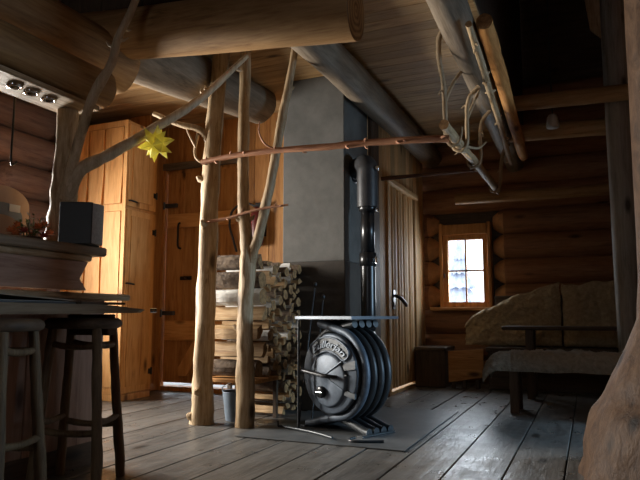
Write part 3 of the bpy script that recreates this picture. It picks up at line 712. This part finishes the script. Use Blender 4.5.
# ------------------------------------------------------------------ firewood
def wood_proto(kind, rn, L, r):
    """one piece of firewood, along x, centred"""
    if kind == 'round':
        poly = [(math.cos(2*PI*k/12)*r*rn.uniform(.92, 1.0), math.sin(2*PI*k/12)*r*rn.uniform(.92, 1.0), 0) for k in range(12)]
    else:
        ang = {'half': PI, 'wedge': PI*.62, 'quarter': PI*.5}[kind]
        R2 = r*{'half': 1.0, 'wedge': 1.35, 'quarter': 1.45}[kind]; poly = []
        m = 6
        for k in range(m+1):
            t = -ang/2+ang*k/m; poly.append((R2*math.cos(t), R2*math.sin(t), 0))
        if kind != 'half': poly.append((rn.uniform(-.1, .1)*r, rn.uniform(-.1, .1)*r, 1))
        else: poly += [(rn.uniform(-.1, .05)*r, r*.4, 1), (rn.uniform(-.05, .1)*r, -r*.4, 1)]
    cxx = sum(p[0] for p in poly)/len(poly); cyy = sum(p[1] for p in poly)/len(poly)
    mxr = max(math.hypot(p[0]-cxx, p[1]-cyy) for p in poly); f = r/mxr
    poly = [((p[0]-cxx)*f, (p[1]-cyy)*f, p[2]) for p in poly]
    n = len(poly); rows = 6; vs = []; mb = MB()
    for i in range(rows):
        t = i/(rows-1); xx = -L/2+L*t; tw = rn.uniform(-.03, .03)
        for p in poly:
            j = rn.uniform(.94, 1.0)
            vs.append((xx+(rn.uniform(-.008, .008) if i in (0, rows-1) else 0), p[0]*j, p[1]*j))
    for i in range(rows-1):
        for k in range(n):
            k2 = (k+1) % n; bark = kind == 'round' or not (poly[k][2] or poly[k2][2]) and not (kind == 'half' and k == 6)
            mb.add([vs[i*n+k], vs[i*n+k2], vs[(i+1)*n+k2], vs[(i+1)*n+k]], [[0, 1, 2, 3]], 0 if bark else 1)
    mb.add(vs[:n], [list(range(n-1, -1, -1))], 2); mb.add(vs[-n:], [list(range(n))], 2)
    return mb
rn = random.Random(3); protos = []; big = []
for i in range(12):
    k = ('wedge', 'half', 'quarter', 'round')[i % 4]; bk = BIRCH if i in (1, 6, 7) else BARK
    protos.append(mk('firewood_log', wood_proto(k, rn, .42, .0435), [bk, SPLIT, LEND]))
for i in range(5):
    k = ('half', 'round', 'round', 'half', 'wedge')[i]; bk = BIRCH if i == 2 else BARK
    big.append(mk('firewood_log', wood_proto(k, rn, .46, .067), [bk, SPLIT, LEND]))
used = set()
def put(src, loc, rot, label, group='firewood logs stacked against the chimney'):
    if src.name in used:
        o = src.copy(); COL.objects.link(o)
    else:
        o = src; used.add(src.name)
    o.location = loc; o.rotation_euler = rot
    return tag(o, label, 'firewood', group)
ORD = ['topmost', 'second from top', 'third from top', 'fourth from top', 'fifth from top', 'sixth from top', 'lowest']
for i in range(7):
    z = 1.20-.1335*i
    put(big[i % 5], (-2.50+rn.uniform(-.03, .03), 4.165+rn.uniform(-.008, .004), z), (rn.uniform(0, 6.28), rn.uniform(-.02, .02), rn.uniform(-.03, .03)), 'firewood log %s of the front column between the two peeled posts' % ORD[i])
RO = ['top', 'second', 'third', 'fourth', 'fifth', 'sixth', 'seventh', 'eighth', 'ninth', 'tenth', 'eleventh', 'twelfth', 'lowest']
for j in range(7):
    y = 4.29+.0875*j
    for i in range(13):
        z = 1.20-.0928*i-(.045 if j % 2 else 0)-.002*j
        if z < .36 and j < 3: continue
        if j < 3: z = max(z, .3665)
        if z < .03: continue
        z = max(z, .0445)
        put(protos[rn.randrange(12)], (-2.48+rn.uniform(-.012, .012), y, z), (rn.uniform(0, 6.28), 0, 0), 'small firewood log in the %s row of the stack, its cut end toward the stove' % RO[i], 'firewood logs in the %s row of the stack' % RO[i])
for o in protos+big:
    if o.name not in used: bpy.data.objects.remove(o)
t = thing('firewood_rack', (-2.5, 4.2, 0), 'low plank ledge under the front of the firewood stack', 'rack')
mb = MB(); mb.box((-2.74, 4.095, .295), (-2.27, 4.50, .322), bev=.004); mk('shelf', mb, WARM['X'], t)
for xx in (-2.73, -2.31):
    mb = MB(); mb.box((xx-.015, 4.46, .0), (xx+.015, 4.49, .295)); mk('support', mb, DARK['Z'], t)
# bucket and kindling under the ledge
t = thing('bucket', (-2.51, 4.25, 0), 'blue-grey metal bucket on the floor between the two peeled posts', 'bucket')
mb = MB(); mb.lathe([(.095, 0), (.10, .004), (.125, .215), (.130, .220), (.122, .217), (.098, .012), (.0, .012)], (-2.51, 4.25, .001), 32); mk('pail', mb, BUCKET, t)
mb = MB(); mb.tube(smooth_path([(-2.637, 4.25, .205), (-2.63, 4.20, .24), (-2.55, 4.15, .275), (-2.45, 4.15, .27), (-2.385, 4.20, .235), (-2.383, 4.25, .205)]), .005, 8); mk('bail_handle', mb, CHROME, t)
mb = MB(); mb.box((-2.57, 4.42, .001), (-2.53, 4.45, .285)); tag(mk('orange_stake', mb, ORANGE, loc=(-2.55, 4.43, 0)), 'orange painted wooden stake standing behind the bucket', 'stake')

# fire extinguisher on the passage wall
t = thing('fire_extinguisher', (-3.08, 5.52, 1.5), 'dark red fire extinguisher with black hose on the boarded wall behind the forked post', 'fire extinguisher')
mb = MB(); mb.lathe([(.0, 1.50), (.06, 1.505), (.068, 1.53), (.068, 1.80), (.055, 1.845), (.022, 1.87), (.022, 1.90), (0, 1.90)], (-3.08, 5.525, 0), 24); mk('cylinder', mb, REDX, t)
mb = MB(); mb.box((-3.12, 5.51, 1.90), (-3.02, 5.54, 1.925)); mb.box((-3.10, 5.515, 1.93), (-2.99, 5.535, 1.942)); mk('valve', mb, BLACKM, t)
mb = MB(); mb.tube(smooth_path([(-3.10, 5.52, 1.91), (-3.24, 5.52, 1.95), (-3.37, 5.52, 1.88), (-3.41, 5.53, 1.74), (-3.37, 5.53, 1.60), (-3.32, 5.53, 1.45)]), .012, 8); mk('hose', mb, RUBBER, t)
mb = MB(); mb.box((-3.15, 5.585, 1.6), (-3.01, 5.60, 1.75)); mk('bracket', mb, BLACKM, t)

# ------------------------------------------------------------------ cabinet
t = thing('cabinet', (-4.5, 4.9, 0), 'tall honey-coloured pine cabinet with panelled doors at the left wall', 'cabinet')
X0, X1, Y0, Y1, Z1 = -4.97, -4.05, 4.68, 5.13, 2.70
mb = MB(); mb.box((X0, Y0+.012, .02), (X1-.012, Y1, Z1), bev=.004); mb.box((X0, Y0, .0), (X1, Y1, .06)); mk('carcass', mb, CAB['Z'], t)
mb = MB()
for (a, b) in ((X0, X0+.04), (X1-.045, X1)): mb.box((a, Y0-.004, .06), (b, Y0+.012, Z1), bev=.002)
for (z0, z1) in ((.06, .12), (1.80, 1.87), (2.64, Z1)): mb.box((X0+.04, Y0-.002, z0), (X1-.045, Y0+.012, z1), bev=.002)
mk('face_frame', mb, CAB['Z'], t)
def wavy_panel(axis, f, lo, hi, z0, z1, out, seed):
    """live-edge panel: gently waving long edges"""
    n = 14; L_ = []; R_ = []
    for i in range(n+1):
        z = z0+(z1-z0)*i/n
        L_.append((lo+.012+.012*noise.noise((z*4, seed, 0)), z)); R_.append((hi-.012+.016*noise.noise((z*3.4, seed, 7)), z))
    poly = L_+R_[::-1]
    mb = MB()
    if axis == 'X': mb.prism([(p, f, z) for p, z in poly], (0, -out, 0))
    else: mb.prism([(f, p, z) for p, z in poly], (out, 0, 0))
    return mb
xs = [X0+.04, -4.735, -4.53, -4.33, X1-.045]
for i in range(4):
    mk('side_panel', wavy_panel('X', Y0+.012, xs[i], xs[i+1], 1.875, 2.635, .018, i), CAB['Z'], t)
    mk('side_panel', wavy_panel('X', Y0+.012, xs[i], xs[i+1], .125, 1.795, .018, i+9), CAB['Z'], t)
for (z0, z1, hz) in ((.07, 1.815, (1.63, .25)), (1.845, 2.66, (2.01,))):
    mb = MB(); mb.box((X1-.012, Y0+.012, z0), (X1+.012, Y1-.01, z1), bev=.004)
    d = mk('cabinet_door', mb, CAB['Z'], t)
    mk('door_panel', wavy_panel('Y', X1+.010, Y0+.05, Y1-.06, z0+.06, z1-.06, .012, z0*10), CAB['Z'], d)
    for h in hz:
        mb = MB(); mb.box((X1+.010, Y1-.055, h-.025), (X1+.018, Y1-.005, h+.025)); mb.tube([(X1+.018, Y1-.012, h-.035), (X1+.018, Y1-.012, h+.035)], .009, 8); mk('hinge', mb, BLACKM, d)
    hz_ = 1.90 if z0 > 1 else 1.10
    mb = MB(); mb.tube([(X1+.012, Y0+.03, hz_), (X1+.035, Y0+.03, hz_), (X1+.035, Y0+.12, hz_-.006)], .009, 8); mk('door_handle', mb, BLACKM, d)
mb = MB(); mb.box((-4.42, 5.13, 0), (-4.16, 5.17, 2.9), bev=.004); mb.box((-4.38, 5.17, 0), (-4.30, 5.60, 2.9), bev=.004); struct('trim_7', mb, WARM['Z'])

# ------------------------------------------------------------------ bar, shelf table, stools
bar = thing('bar_counter', (-2.6, 1.6, 0), 'plank bar counter at the left with raised shelf and reddish front boards', 'counter')
mb = MB(); mb.box((-2.83, .2, 1.115), (-2.40, 2.645, 1.163), bev=.008); mk('top_shelf', mb, TABLE['Y'], bar)
mb = MB(); mb.box((-2.80, .2, 1.082), (-2.425, 2.56, 1.114), bev=.006); mk('under_plank', mb, PALE['Y'], bar)
mb = MB(); mb.prism([(-2.45, .2, 1.08), (-2.45, 2.555, 1.08), (-2.45, 2.50, .99), (-2.45, 2.55, .93), (-2.45, .2, .93)], (-.05, 0, 0)); mk('riser_board', mb, PINK['Y'], bar)
mb = MB(); mb.box((-2.75, .2, .880), (-2.40, 2.845, .915), bev=.006); mk('service_plank', mb, PALE['Y'], bar)
mb = MB(); y = .25
while y < 2.78:
    mb.box((-2.55, y, .12), (-2.515, min(y+.246, 2.765), .88), bev=.003); y += .25
mk('front_panel', mb, PINK['Z'], bar)
mb = MB(); mb.box((-2.55, .25, 0), (-2.52, 2.72, .12)); mk('kick_board', mb, DARK['Y'], bar)
mb = MB(); mb.box((-2.9, 2.52, 0), (-2.70, 2.62, 1.10), bev=.005); mk('bar_end_post', mb, PINK['Z'], bar)

t = thing('bar_table', (-2.25, 1.6, 0), 'long live-edge table slab in front of the bar, seen edge-on', 'table')
mb = MB(); n = 24; top = []; bot = []
edge = [( -2.09+.014*noise.noise((i*.5, 3, 0)), .2+i*(2.36/n)) for i in range(n+1)]
edge += [(-2.115, 2.62), (-2.16, 2.66), (-2.24, 2.68), (-2.32, 2.67)]
poly = edge+[(-2.44, 2.64), (-2.44, .2)]
zt = [(.849 if y < 2.3 else .849-(y-2.3)*.07) for _, y in poly]; zb = [(.803 if y < 1.9 else .803+min(1, (y-1.9)/.7)*.008) for _, y in poly]
m = len(poly); vs = [(x, y, z) for (x, y), z in zip(poly, zt)]+[(x-(.022 if x > -2.4 else 0), y-.01*(y > 2.5), z) for (x, y), z in zip(poly, zb)]
mb.add(vs, [list(range(m)), list(range(2*m-1, m-1, -1))]+[[i, m+i, m+(i+1) % m, (i+1) % m] for i in range(m)])
mk('tabletop', mb, TABLE['Y'], t)
for yy in (.5, 2.45):
    mb = MB(); mb.box((-2.44, yy-.03, .70), (-2.18, yy+.03, .804), bev=.005); mk('table_bracket', mb, DARK['X'], t)
mb = MB(); mb.tube([(-2.11, 2.655, .823), (-2.085, 2.675, .823)], .012, 10); mk('metal_tip', mb, CHROME, t)
# folder lying open on the table
t = thing('folder', (-2.2, 1.9, .85), 'dark folder lying half open on the edge-on table slab', 'folder')
mb = MB(); mb.box((-2.38, 1.60, .850), (-2.12, 2.15, .858), bev=.002); mk('lower_cover', mb, BLACKP, t)
mb = MB(); mb.prism([(-2.13, 1.76, .882), (-2.13, 2.14, .862), (-2.37, 2.14, .862), (-2.37, 1.76, .882)], (0, 0, .006)); mk('upper_cover', mb, TABLE['Y'], t)
mb = MB(); mb.box((-2.37, 1.62, .8585), (-2.135, 2.12, .8615)); mk('pages', mb, plain('greyish_pages', (.25, .24, .22), .8), t)
t = mk('tablet_board', MB().box((-2.36, 2.20, .8505), (-2.14, 2.50, .862), bev=.003), DARK['Y'], loc=(-2.25, 2.35, .85))
tag(t, 'flat dark board lying near the far end of the table slab', 'board')

def stool(cx, cy, ang, label, seed):
    t = thing('bar_stool', (cx, cy, 0), label, 'stool', 'rustic stools at the bar')
    M = Matrix.Translation((cx, cy, 0)) @ Matrix.Rotation(ang, 4, 'Z')
    mb = MB(); n = 28; pr = []
    prof = [(.0, .735), (.150, .735), (.165, .742), (.170, .757), (.166, .772), (.15, .785), (.0, .788)]
    vs = []
    for r, z in prof:
        for k in range(n):
            a = 2*PI*k/n; e = 1/max(abs(math.cos(a))**3+abs(math.sin(a))**3, .01)**(1/3); vs.append(M @ Vector((r*e*math.cos(a), r*e*math.sin(a), z)))
    mb.add(vs, [[i*n+k, i*n+(k+1) % n, (i+1)*n+(k+1) % n, (i+1)*n+k] for i in range(len(prof)-1) for k in range(n)], 0, True)
    mk('seat', mb, DARK['Y'], t)
    LM = [wood('stool_leg_wood_%d' % seed, (.06, .036, .018), (.13, .082, .042), (.20, .135, .07), 'Z', scale=14, bump=.5), LEND]
    tp, bt = .105, .155
    for i, (a, b) in enumerate(((1, 1), (1, -1), (-1, 1), (-1, -1))):
        pts = [M @ Vector((a*(tp+(bt-tp)*q)+.006*noise.noise((q*4, seed, i)), b*(tp+(bt-tp)*q)+.006*noise.noise((q*4, i, seed)), .745*(1-q))) for q in (0, .25, .5, .75, 1)]
        branch('leg', pts, [.021, .022, .023, .024, .024], LM, t, seed=seed*4+i, seg=10)
    def at_z(z): return tp+(bt-tp)*(1-z/.745)
    for z, prs in ((.30, (((1, 1), (1, -1)), ((-1, 1), (-1, -1)))), (.26, (((1, 1), (-1, 1)), ((1, -1), (-1, -1)))), (.655, (((1, 1), (-1, 1)), ((1, -1), (-1, -1)), ((1, 1), (1, -1))))):
        for p, q in prs:
            k = at_z(z); a = M @ Vector((p[0]*k, p[1]*k, z)); b = M @ Vector((q[0]*k, q[1]*k, z+.01)); mid = (a+b)/2+Vector((0, 0, -.01))
            branch('rung', [a, mid, b], [.016, .015, .016], LM, t, seed=seed+int(z*100), seg=8)
    return t
stool(-2.29, 2.38, .38, 'rustic wooden stool tucked under the table near its rounded far end', 1)
stool(-2.20, 1.80, .30, 'rustic wooden stool cut off by the lower left corner of the photo', 2)

# speaker on the bar shelf
t = thing('speaker', (-2.5, 2.5, 1.163), 'black box loudspeaker on the bar shelf by the tree trunk', 'speaker')
Mk = Matrix.Translation((-2.458, 2.490, 1.1635)) @ Matrix.Rotation(math.radians(27), 4, 'Z')
mb = MB(); mb.box((-.085, -.07, 0), (.085, .09, .222), 0, M=Mk, bev=.005); mk('enclosure', mb, BLACKP, t)
mb = MB(); vs = []; poly = [(.0851, -.066, 0)]
for k in range(9):
    a = -.066+.152*k/8; poly.append((0.0853+.032*math.sin(PI*k/8), a, 0))
mb.prism([(x, y, .006) for x, y, _ in poly], (0, 0, .21), M=Mk); mk('grille', mb, GRILLE, t)

# flowers, arched stand and card on the bar shelf
t = thing('dried_flowers', (-2.62, 2.30, 1.163), 'arrangement of orange dried flowers with silvery leaves on the bar shelf', 'flowers')
mb = MB(); mb.lathe([(.0, 0), (.045, 0), (.06, .02), (.055, .035), (.0, .035)], (-2.62, 2.32, 1.1635), 20); mk('bowl', mb, DARK['Z'], t)
rn2 = random.Random(5)
for i in range(13):
    c = Vector((-2.62+rn2.uniform(-.06, .07), 2.30+rn2.uniform(-.11, .11), 1.205+rn2.uniform(-.01, .05)))
    mb = MB()
    for k in range(18):
        a = 2*PI*k/6+i+.5*(k//6); d = Vector((math.cos(a), math.sin(a), (.1, .7, 1.6)[k//6])).normalized(); e = Vector((-math.sin(a), math.cos(a), 0))*.012
        mb.add([c, c+d*.018+e, c+d*.034, c+d*.018-e], [[0, 1, 2, 3]])
    mb.lathe([(0, .0), (.009, .004), (.008, .012), (0, .016)], c, 8)
    mk('blossom', mb, PETAL if i % 3 else PETALR, t)
for i in range(12):
    b = Vector((-2.62+rn2.uniform(-.02, .02), 2.32+rn2.uniform(-.04, .04), 1.19)); d = Vector((rn2.uniform(-.5, .6), rn2.uniform(-.5, 1.0), rn2.uniform(.3, 1.0))).normalized()
    L_ = rn2.uniform(.09, .15); mb = MB(); tip = b+d*L_; mb.tube([b, b.lerp(tip, .5)+Vector((0, 0, .01)), tip], [.003, .0025, .0015], 6)
    for k in range(5):
        p = b.lerp(tip, .35+.14*k); q = d.orthogonal().normalized(); q.rotate(Matrix.Rotation(k*2.2+i, 3, d)); e = d.cross(q)*.006
        mb.add([p, p+q*.014+e+d*.006, p+q*.03+d*.012, p+q*.014-e+d*.006], [[0, 1, 2, 3]])
    mk('leafy_stem', mb, LEAFW if i % 3 == 0 else LEAF, t)
t = thing('arched_stand', (-2.8, 2.3, 1.163), 'round-topped rosy wooden stand on the bar shelf at the left edge', 'stand')
def arch(cy, w, h, x, d):
    p = [(x, cy-w, 1.1635), (x, cy+w, 1.1635)]
    for k in range(0, 17):
        a = PI*k/16; p.append((x, cy+w*math.cos(a), 1.1635+h-w*.6+w*.6*math.sin(a)))
    return MB().prism(p, (d, 0, 0))
mk('back_board', arch(2.30, .165, .315, -2.82, .02), ARCHW, t)
mk('inset', arch(2.30, .12, .225, -2.799, .004), BLUEG, t)
mk('front_board', arch(2.27, .11, .155, -2.785, .018), ARCHW, t)
mb = MB(); mb.box((-2.794, 2.33, 1.345), (-2.792, 2.40, 1.385)); tag(mk('card', mb, PAPER, t), 'white card')
mb = MB(); mb.tube(smooth_path([(-2.80, 2.33, 2.08), (-2.80, 2.33, 1.85), (-2.80, 2.33, 1.62), (-2.80, 2.35, 1.605), (-2.80, 2.365, 1.62)]), .006, 8)
tag(mk('hanging_hook', mb, BLACKM, loc=(-2.80, 2.33, 2.08)), 'thin black hook rod hanging from the log above the arched stand', 'hook')

# ------------------------------------------------------------------ seating corner
def fleece(nx, ny, fn, thick, seed):
    """double sided shaggy sheet: fn(u,v)->(point, normal)"""
    mb = MB(); vs = []
    for sidx in (1, -1):
        for j in range(ny+1):
            for i in range(nx+1):
                u, v = i/nx, j/ny; p, nn_ = fn(u, v)
                ed = min(u, 1-u, v, 1-v); th = thick*min(1, ed*9)**.5
                q = p*14; b = noise.noise(q+Vector((seed, 0, 0)))*.5+noise.noise(q*2.7)*.35
                vs.append(p+nn_*(th*(.5 if sidx > 0 else -.5)+(b*thick*.55*min(1, .3+ed*9) if sidx > 0 else 0)))
    w = nx+1; off = w*(ny+1); fs = []
    for j in range(ny):
        for i in range(nx):
            a = j*w+i; fs.append([a, a+1, a+1+w, a+w]); fs.append([off+a, off+a+w, off+a+w+1, off+a+1])
    for i in range(nx):
        fs.append([i, off+i, off+i+1, i+1]); a = ny*w+i; fs.append([a, a+1, off+a+1, off+a])
    for j in range(ny):
        a = j*w; fs.append([a, a+w, off+a+w, off+a]); a = j*w+nx; fs.append([a, off+a, off+a+w, a+w])
    return mb.add(vs, fs, 0, True)

# back bench along the far wall
t = thing('wall_bench', (.2, 7.3, 0), 'dark wooden bench along the far log wall under the hides', 'bench')
mb = MB(); mb.box((-1.06, 7.02, .40), (2.8, 7.52, .45), bev=.006); mk('seat', mb, DARK['X'], t)
mb = MB(); mb.box((-1.0, 7.44, .45), (2.8, 7.49, 1.02), bev=.006); mk('backrest', mb, DARK['X'], t)
mb = MB(); mb.box((-1.04, 7.05, 0), (2.8, 7.09, .40), bev=.006); mk('front_board', mb, DARK['X'], t)
def hide(x0, x1, topf, seed, label):
    def fn(u, v):
        x = x0+(x1-x0)*u+.02*noise.noise((v*5, seed, 1))
        zt = topf(x)+.02*noise.noise((u*7, seed, 3)); zb = .46
        z = zb+(zt-zb)*v
        return Vector((x, 7.37-.04*(1-v)+.02*noise.noise((u*5, v*4, seed)), z)), Vector((0, -1, .08))
    return tag(mk('sheepskin', fleece(70, 44, fn, .07, seed), SHEEP, loc=((x0+x1)/2, 7.35, .46)), label, 'sheepskin', 'hides over the wall bench')
def tf(x):
    pts = [(-1.36, .66), (-1.25, .80), (-1.05, .88), (-.80, 1.02), (-.6, 1.06), (-.42, 1.13), (-.3, 1.17), (-.24, 1.12), (-.1, 1.12), (.05, 1.17), (.6, 1.17), (1.2, 1.1)]
    for (a, b), (c, d) in zip(pts, pts[1:]):
        if x <= c: return b+(d-b)*(x-a)/(c-a)
    return pts[-1][1]
hide(-1.33, -.29, tf, 3, 'cream sheepskin draped on the wall bench just right of the window')
hide(-.27, .95, tf, 8, 'cream sheepskin on the wall bench disappearing behind the tree trunk')
# table between the benches
t = thing('low_table', (.1, 6.0, 0), 'dark narrow table between the sheepskin bench and the wall hides', 'table')
mb = MB(); mb.box((-.80, 6.34, .655), (1.4, 6.80, .69), bev=.008); mk('tabletop', mb, DARK['X'], t)
for x in (-.55, 1.2):
    for y in (6.42, 6.70):
        mb = MB(); mb.box((x-.035, y-.035, 0), (x+.035, y+.035, .655), bev=.004); mk('leg', mb, DARK['Z'], t)
# front bench with its sheepskin
t = thing('bench', (-.1, 5.55, 0), 'low dark bench in front of the table, covered with a white sheepskin', 'bench')
mb = MB(); mb.box((-.78, 5.40, .37), (1.2, 5.76, .42), bev=.006); mk('seat', mb, DARK['X'], t)
for x in (-.60, .95):
    for y in (5.45, 5.71):
        mb = MB(); mb.box((x-.035, y-.035, 0), (x+.035, y+.035, .37), bev=.004); mk('leg', mb, DARK['Z'], t)
def fn(u, v):
    # across the seat (v) with both long edges hanging; left end rolls over
    s = (v-.5)*2; yy = 5.58+.215*math.copysign(min(abs(s), .80)/.80, s); over = max(0, abs(s)-.80)/.20
    x = -.84+1.9*u; dx = max(0, (.06-u)/.06)
    z = .455-.11*over-.11*dx**2+.012*noise.noise((u*9, v*4, 2))
    nn_ = Vector((-dx*.9, s*over*1.4 if over else 0, 1-over*.75)).normalized()
    return Vector((x+.05*0, yy+.02*over*math.copysign(1, s), z)), nn_
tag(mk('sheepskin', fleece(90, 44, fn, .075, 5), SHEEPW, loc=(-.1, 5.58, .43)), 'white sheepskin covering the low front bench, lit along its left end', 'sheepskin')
# chest and slanted board left of the hides
t = thing('wooden_chest', (-1.62, 7.25, 0), 'dark low wooden chest in the corner below the window', 'chest')
mb = MB(); mb.box((-1.845, 7.0, 0), (-1.50, 7.5, .40), bev=.006); mk('body', mb, DARK['Z'], t)
mb = MB(); mb.box((-1.845, 6.98, .402), (-1.49, 7.5, .44), bev=.006); mk('lid', mb, DARK['X'], t)
mb = MB(); mb.prism([(-1.47, 7.02, .40), (-1.09, 7.02, .43), (-1.09, 7.02, .13), (-1.47, 7.02, .06)], (0, .03, 0))
t = tag(mk('bench_end_board', mb, WARM['X'], loc=(-1.3, 7.02, 0)), 'orange-brown tapered board closing the bench end under the window', 'board')
for x in (-1.42, -1.30, -1.16):
    mb = MB(); mb.box((x-.02, 7.03, 0), (x+.02, 7.06, .09)); mk('leg', mb, DARK['Z'], t)

# snowy trees outside the far window
for i, (x, y, h) in enumerate(((-3.0, 16.0, 2.9), (-2.0, 21.0, 2.6), (-4.6, 24.0, 3.4))):
    o = thing('spruce_tree', (x, y, -.3), ('snowy spruce nearest beyond the far window', 'small snowy spruce behind, right in the far window', 'distant snowy spruce seen through the far window')[i], 'tree', 'snowy trees outside')
    mb = MB()
    for k in range(7):
        z0 = -.3+h*(.12+.125*k); r = (1-k/7.6)*h*.27
        n = 22; ring = [Vector((x+r*(1+.3*((j % 2)-.5))*math.cos(2*PI*j/n), y+r*(1+.3*((j % 2)-.5))*math.sin(2*PI*j/n), z0-.05*(j % 2))) for j in range(n)]
        tip = Vector((x, y, z0+h*.22)); mb.add(ring+[tip], [[j, (j+1) % n, n] for j in range(n)], 0)
    mk('crown', mb, NEEDLE, o)
    mb = MB(); mb.tube([(x, y, -.3), (x, y, -.3+h*.9)], [.09, .02], 8); mk('trunk', mb, BARK, o)

# ------------------------------------------------------------------ light: overcast sky, daylight through the windows, added front fill
w = bpy.data.worlds.new('sky'); S.world = w; w.use_nodes = True
bg = w.node_tree.nodes['Background']; bg.inputs[0].default_value = (.86, .93, 1.0, 1); bg.inputs[1].default_value = 3.0

def area(name, loc, tgt, sx, sy, power, col, spread=180):
    l = bpy.data.lights.new(name, 'AREA'); l.shape = 'RECTANGLE'; l.size = sx; l.size_y = sy; l.energy = power; l.color = col; l.spread = math.radians(spread)
    o = bpy.data.objects.new(name, l); COL.objects.link(o); o.location = loc
    o.rotation_euler = (Vector(tgt)-Vector(loc)).to_track_quat('-Z', 'Y').to_euler()
    return o
area('daylight_left_window', (-5.35, 3.52, 1.4), (-2.2, 3.75, 1.2), 1.3, 1.1, 255, (1.0, .95, .87), 112)
area('front_fill', (-.9, -1.95, 1.6), (-2.0, 3, 1.3), 1.2, .8, 4, (.97, .97, 1.0), 130)  # added fill from behind the camera, lifts stools and bar front
area('daylight_right_window', (3.35, 4.55, 1.3), (-.9, 4.2, .0), 1.3, .85, 80, (.47, .74, 1.0), 95)
area('daylight_far_window', (-1.36, 7.72, 1.335), (-1.0, 4.0, .3), .42, .76, 11, (.80, .90, 1.0), 170)

# ------------------------------------------------------------------ camera
cam = bpy.data.cameras.new('camera'); cam.sensor_fit = 'HORIZONTAL'; cam.sensor_width = 36; cam.lens = 622/640*36; cam.clip_start = .05
co = bpy.data.objects.new('camera', cam); COL.objects.link(co); co.location = (0, 0, .80)
co.rotation_euler = (PI/2+math.atan(75/622), 0, math.radians(23.3)); S.camera = co

for o in S.objects:
    if '_w' in o: del o['_w']
v = S.view_settings; v.view_transform = 'Standard'; v.look = 'None'; v.exposure = -0.1; v.gamma = 1.0; v.use_curve_mapping = False
try:
    S.cycles.use_denoising = True; S.cycles.max_bounces = 8; S.cycles.diffuse_bounces = 5; S.cycles.sample_clamp_indirect = 6; S.cycles.caustics_reflective = False; S.cycles.caustics_refractive = False
except Exception: pass
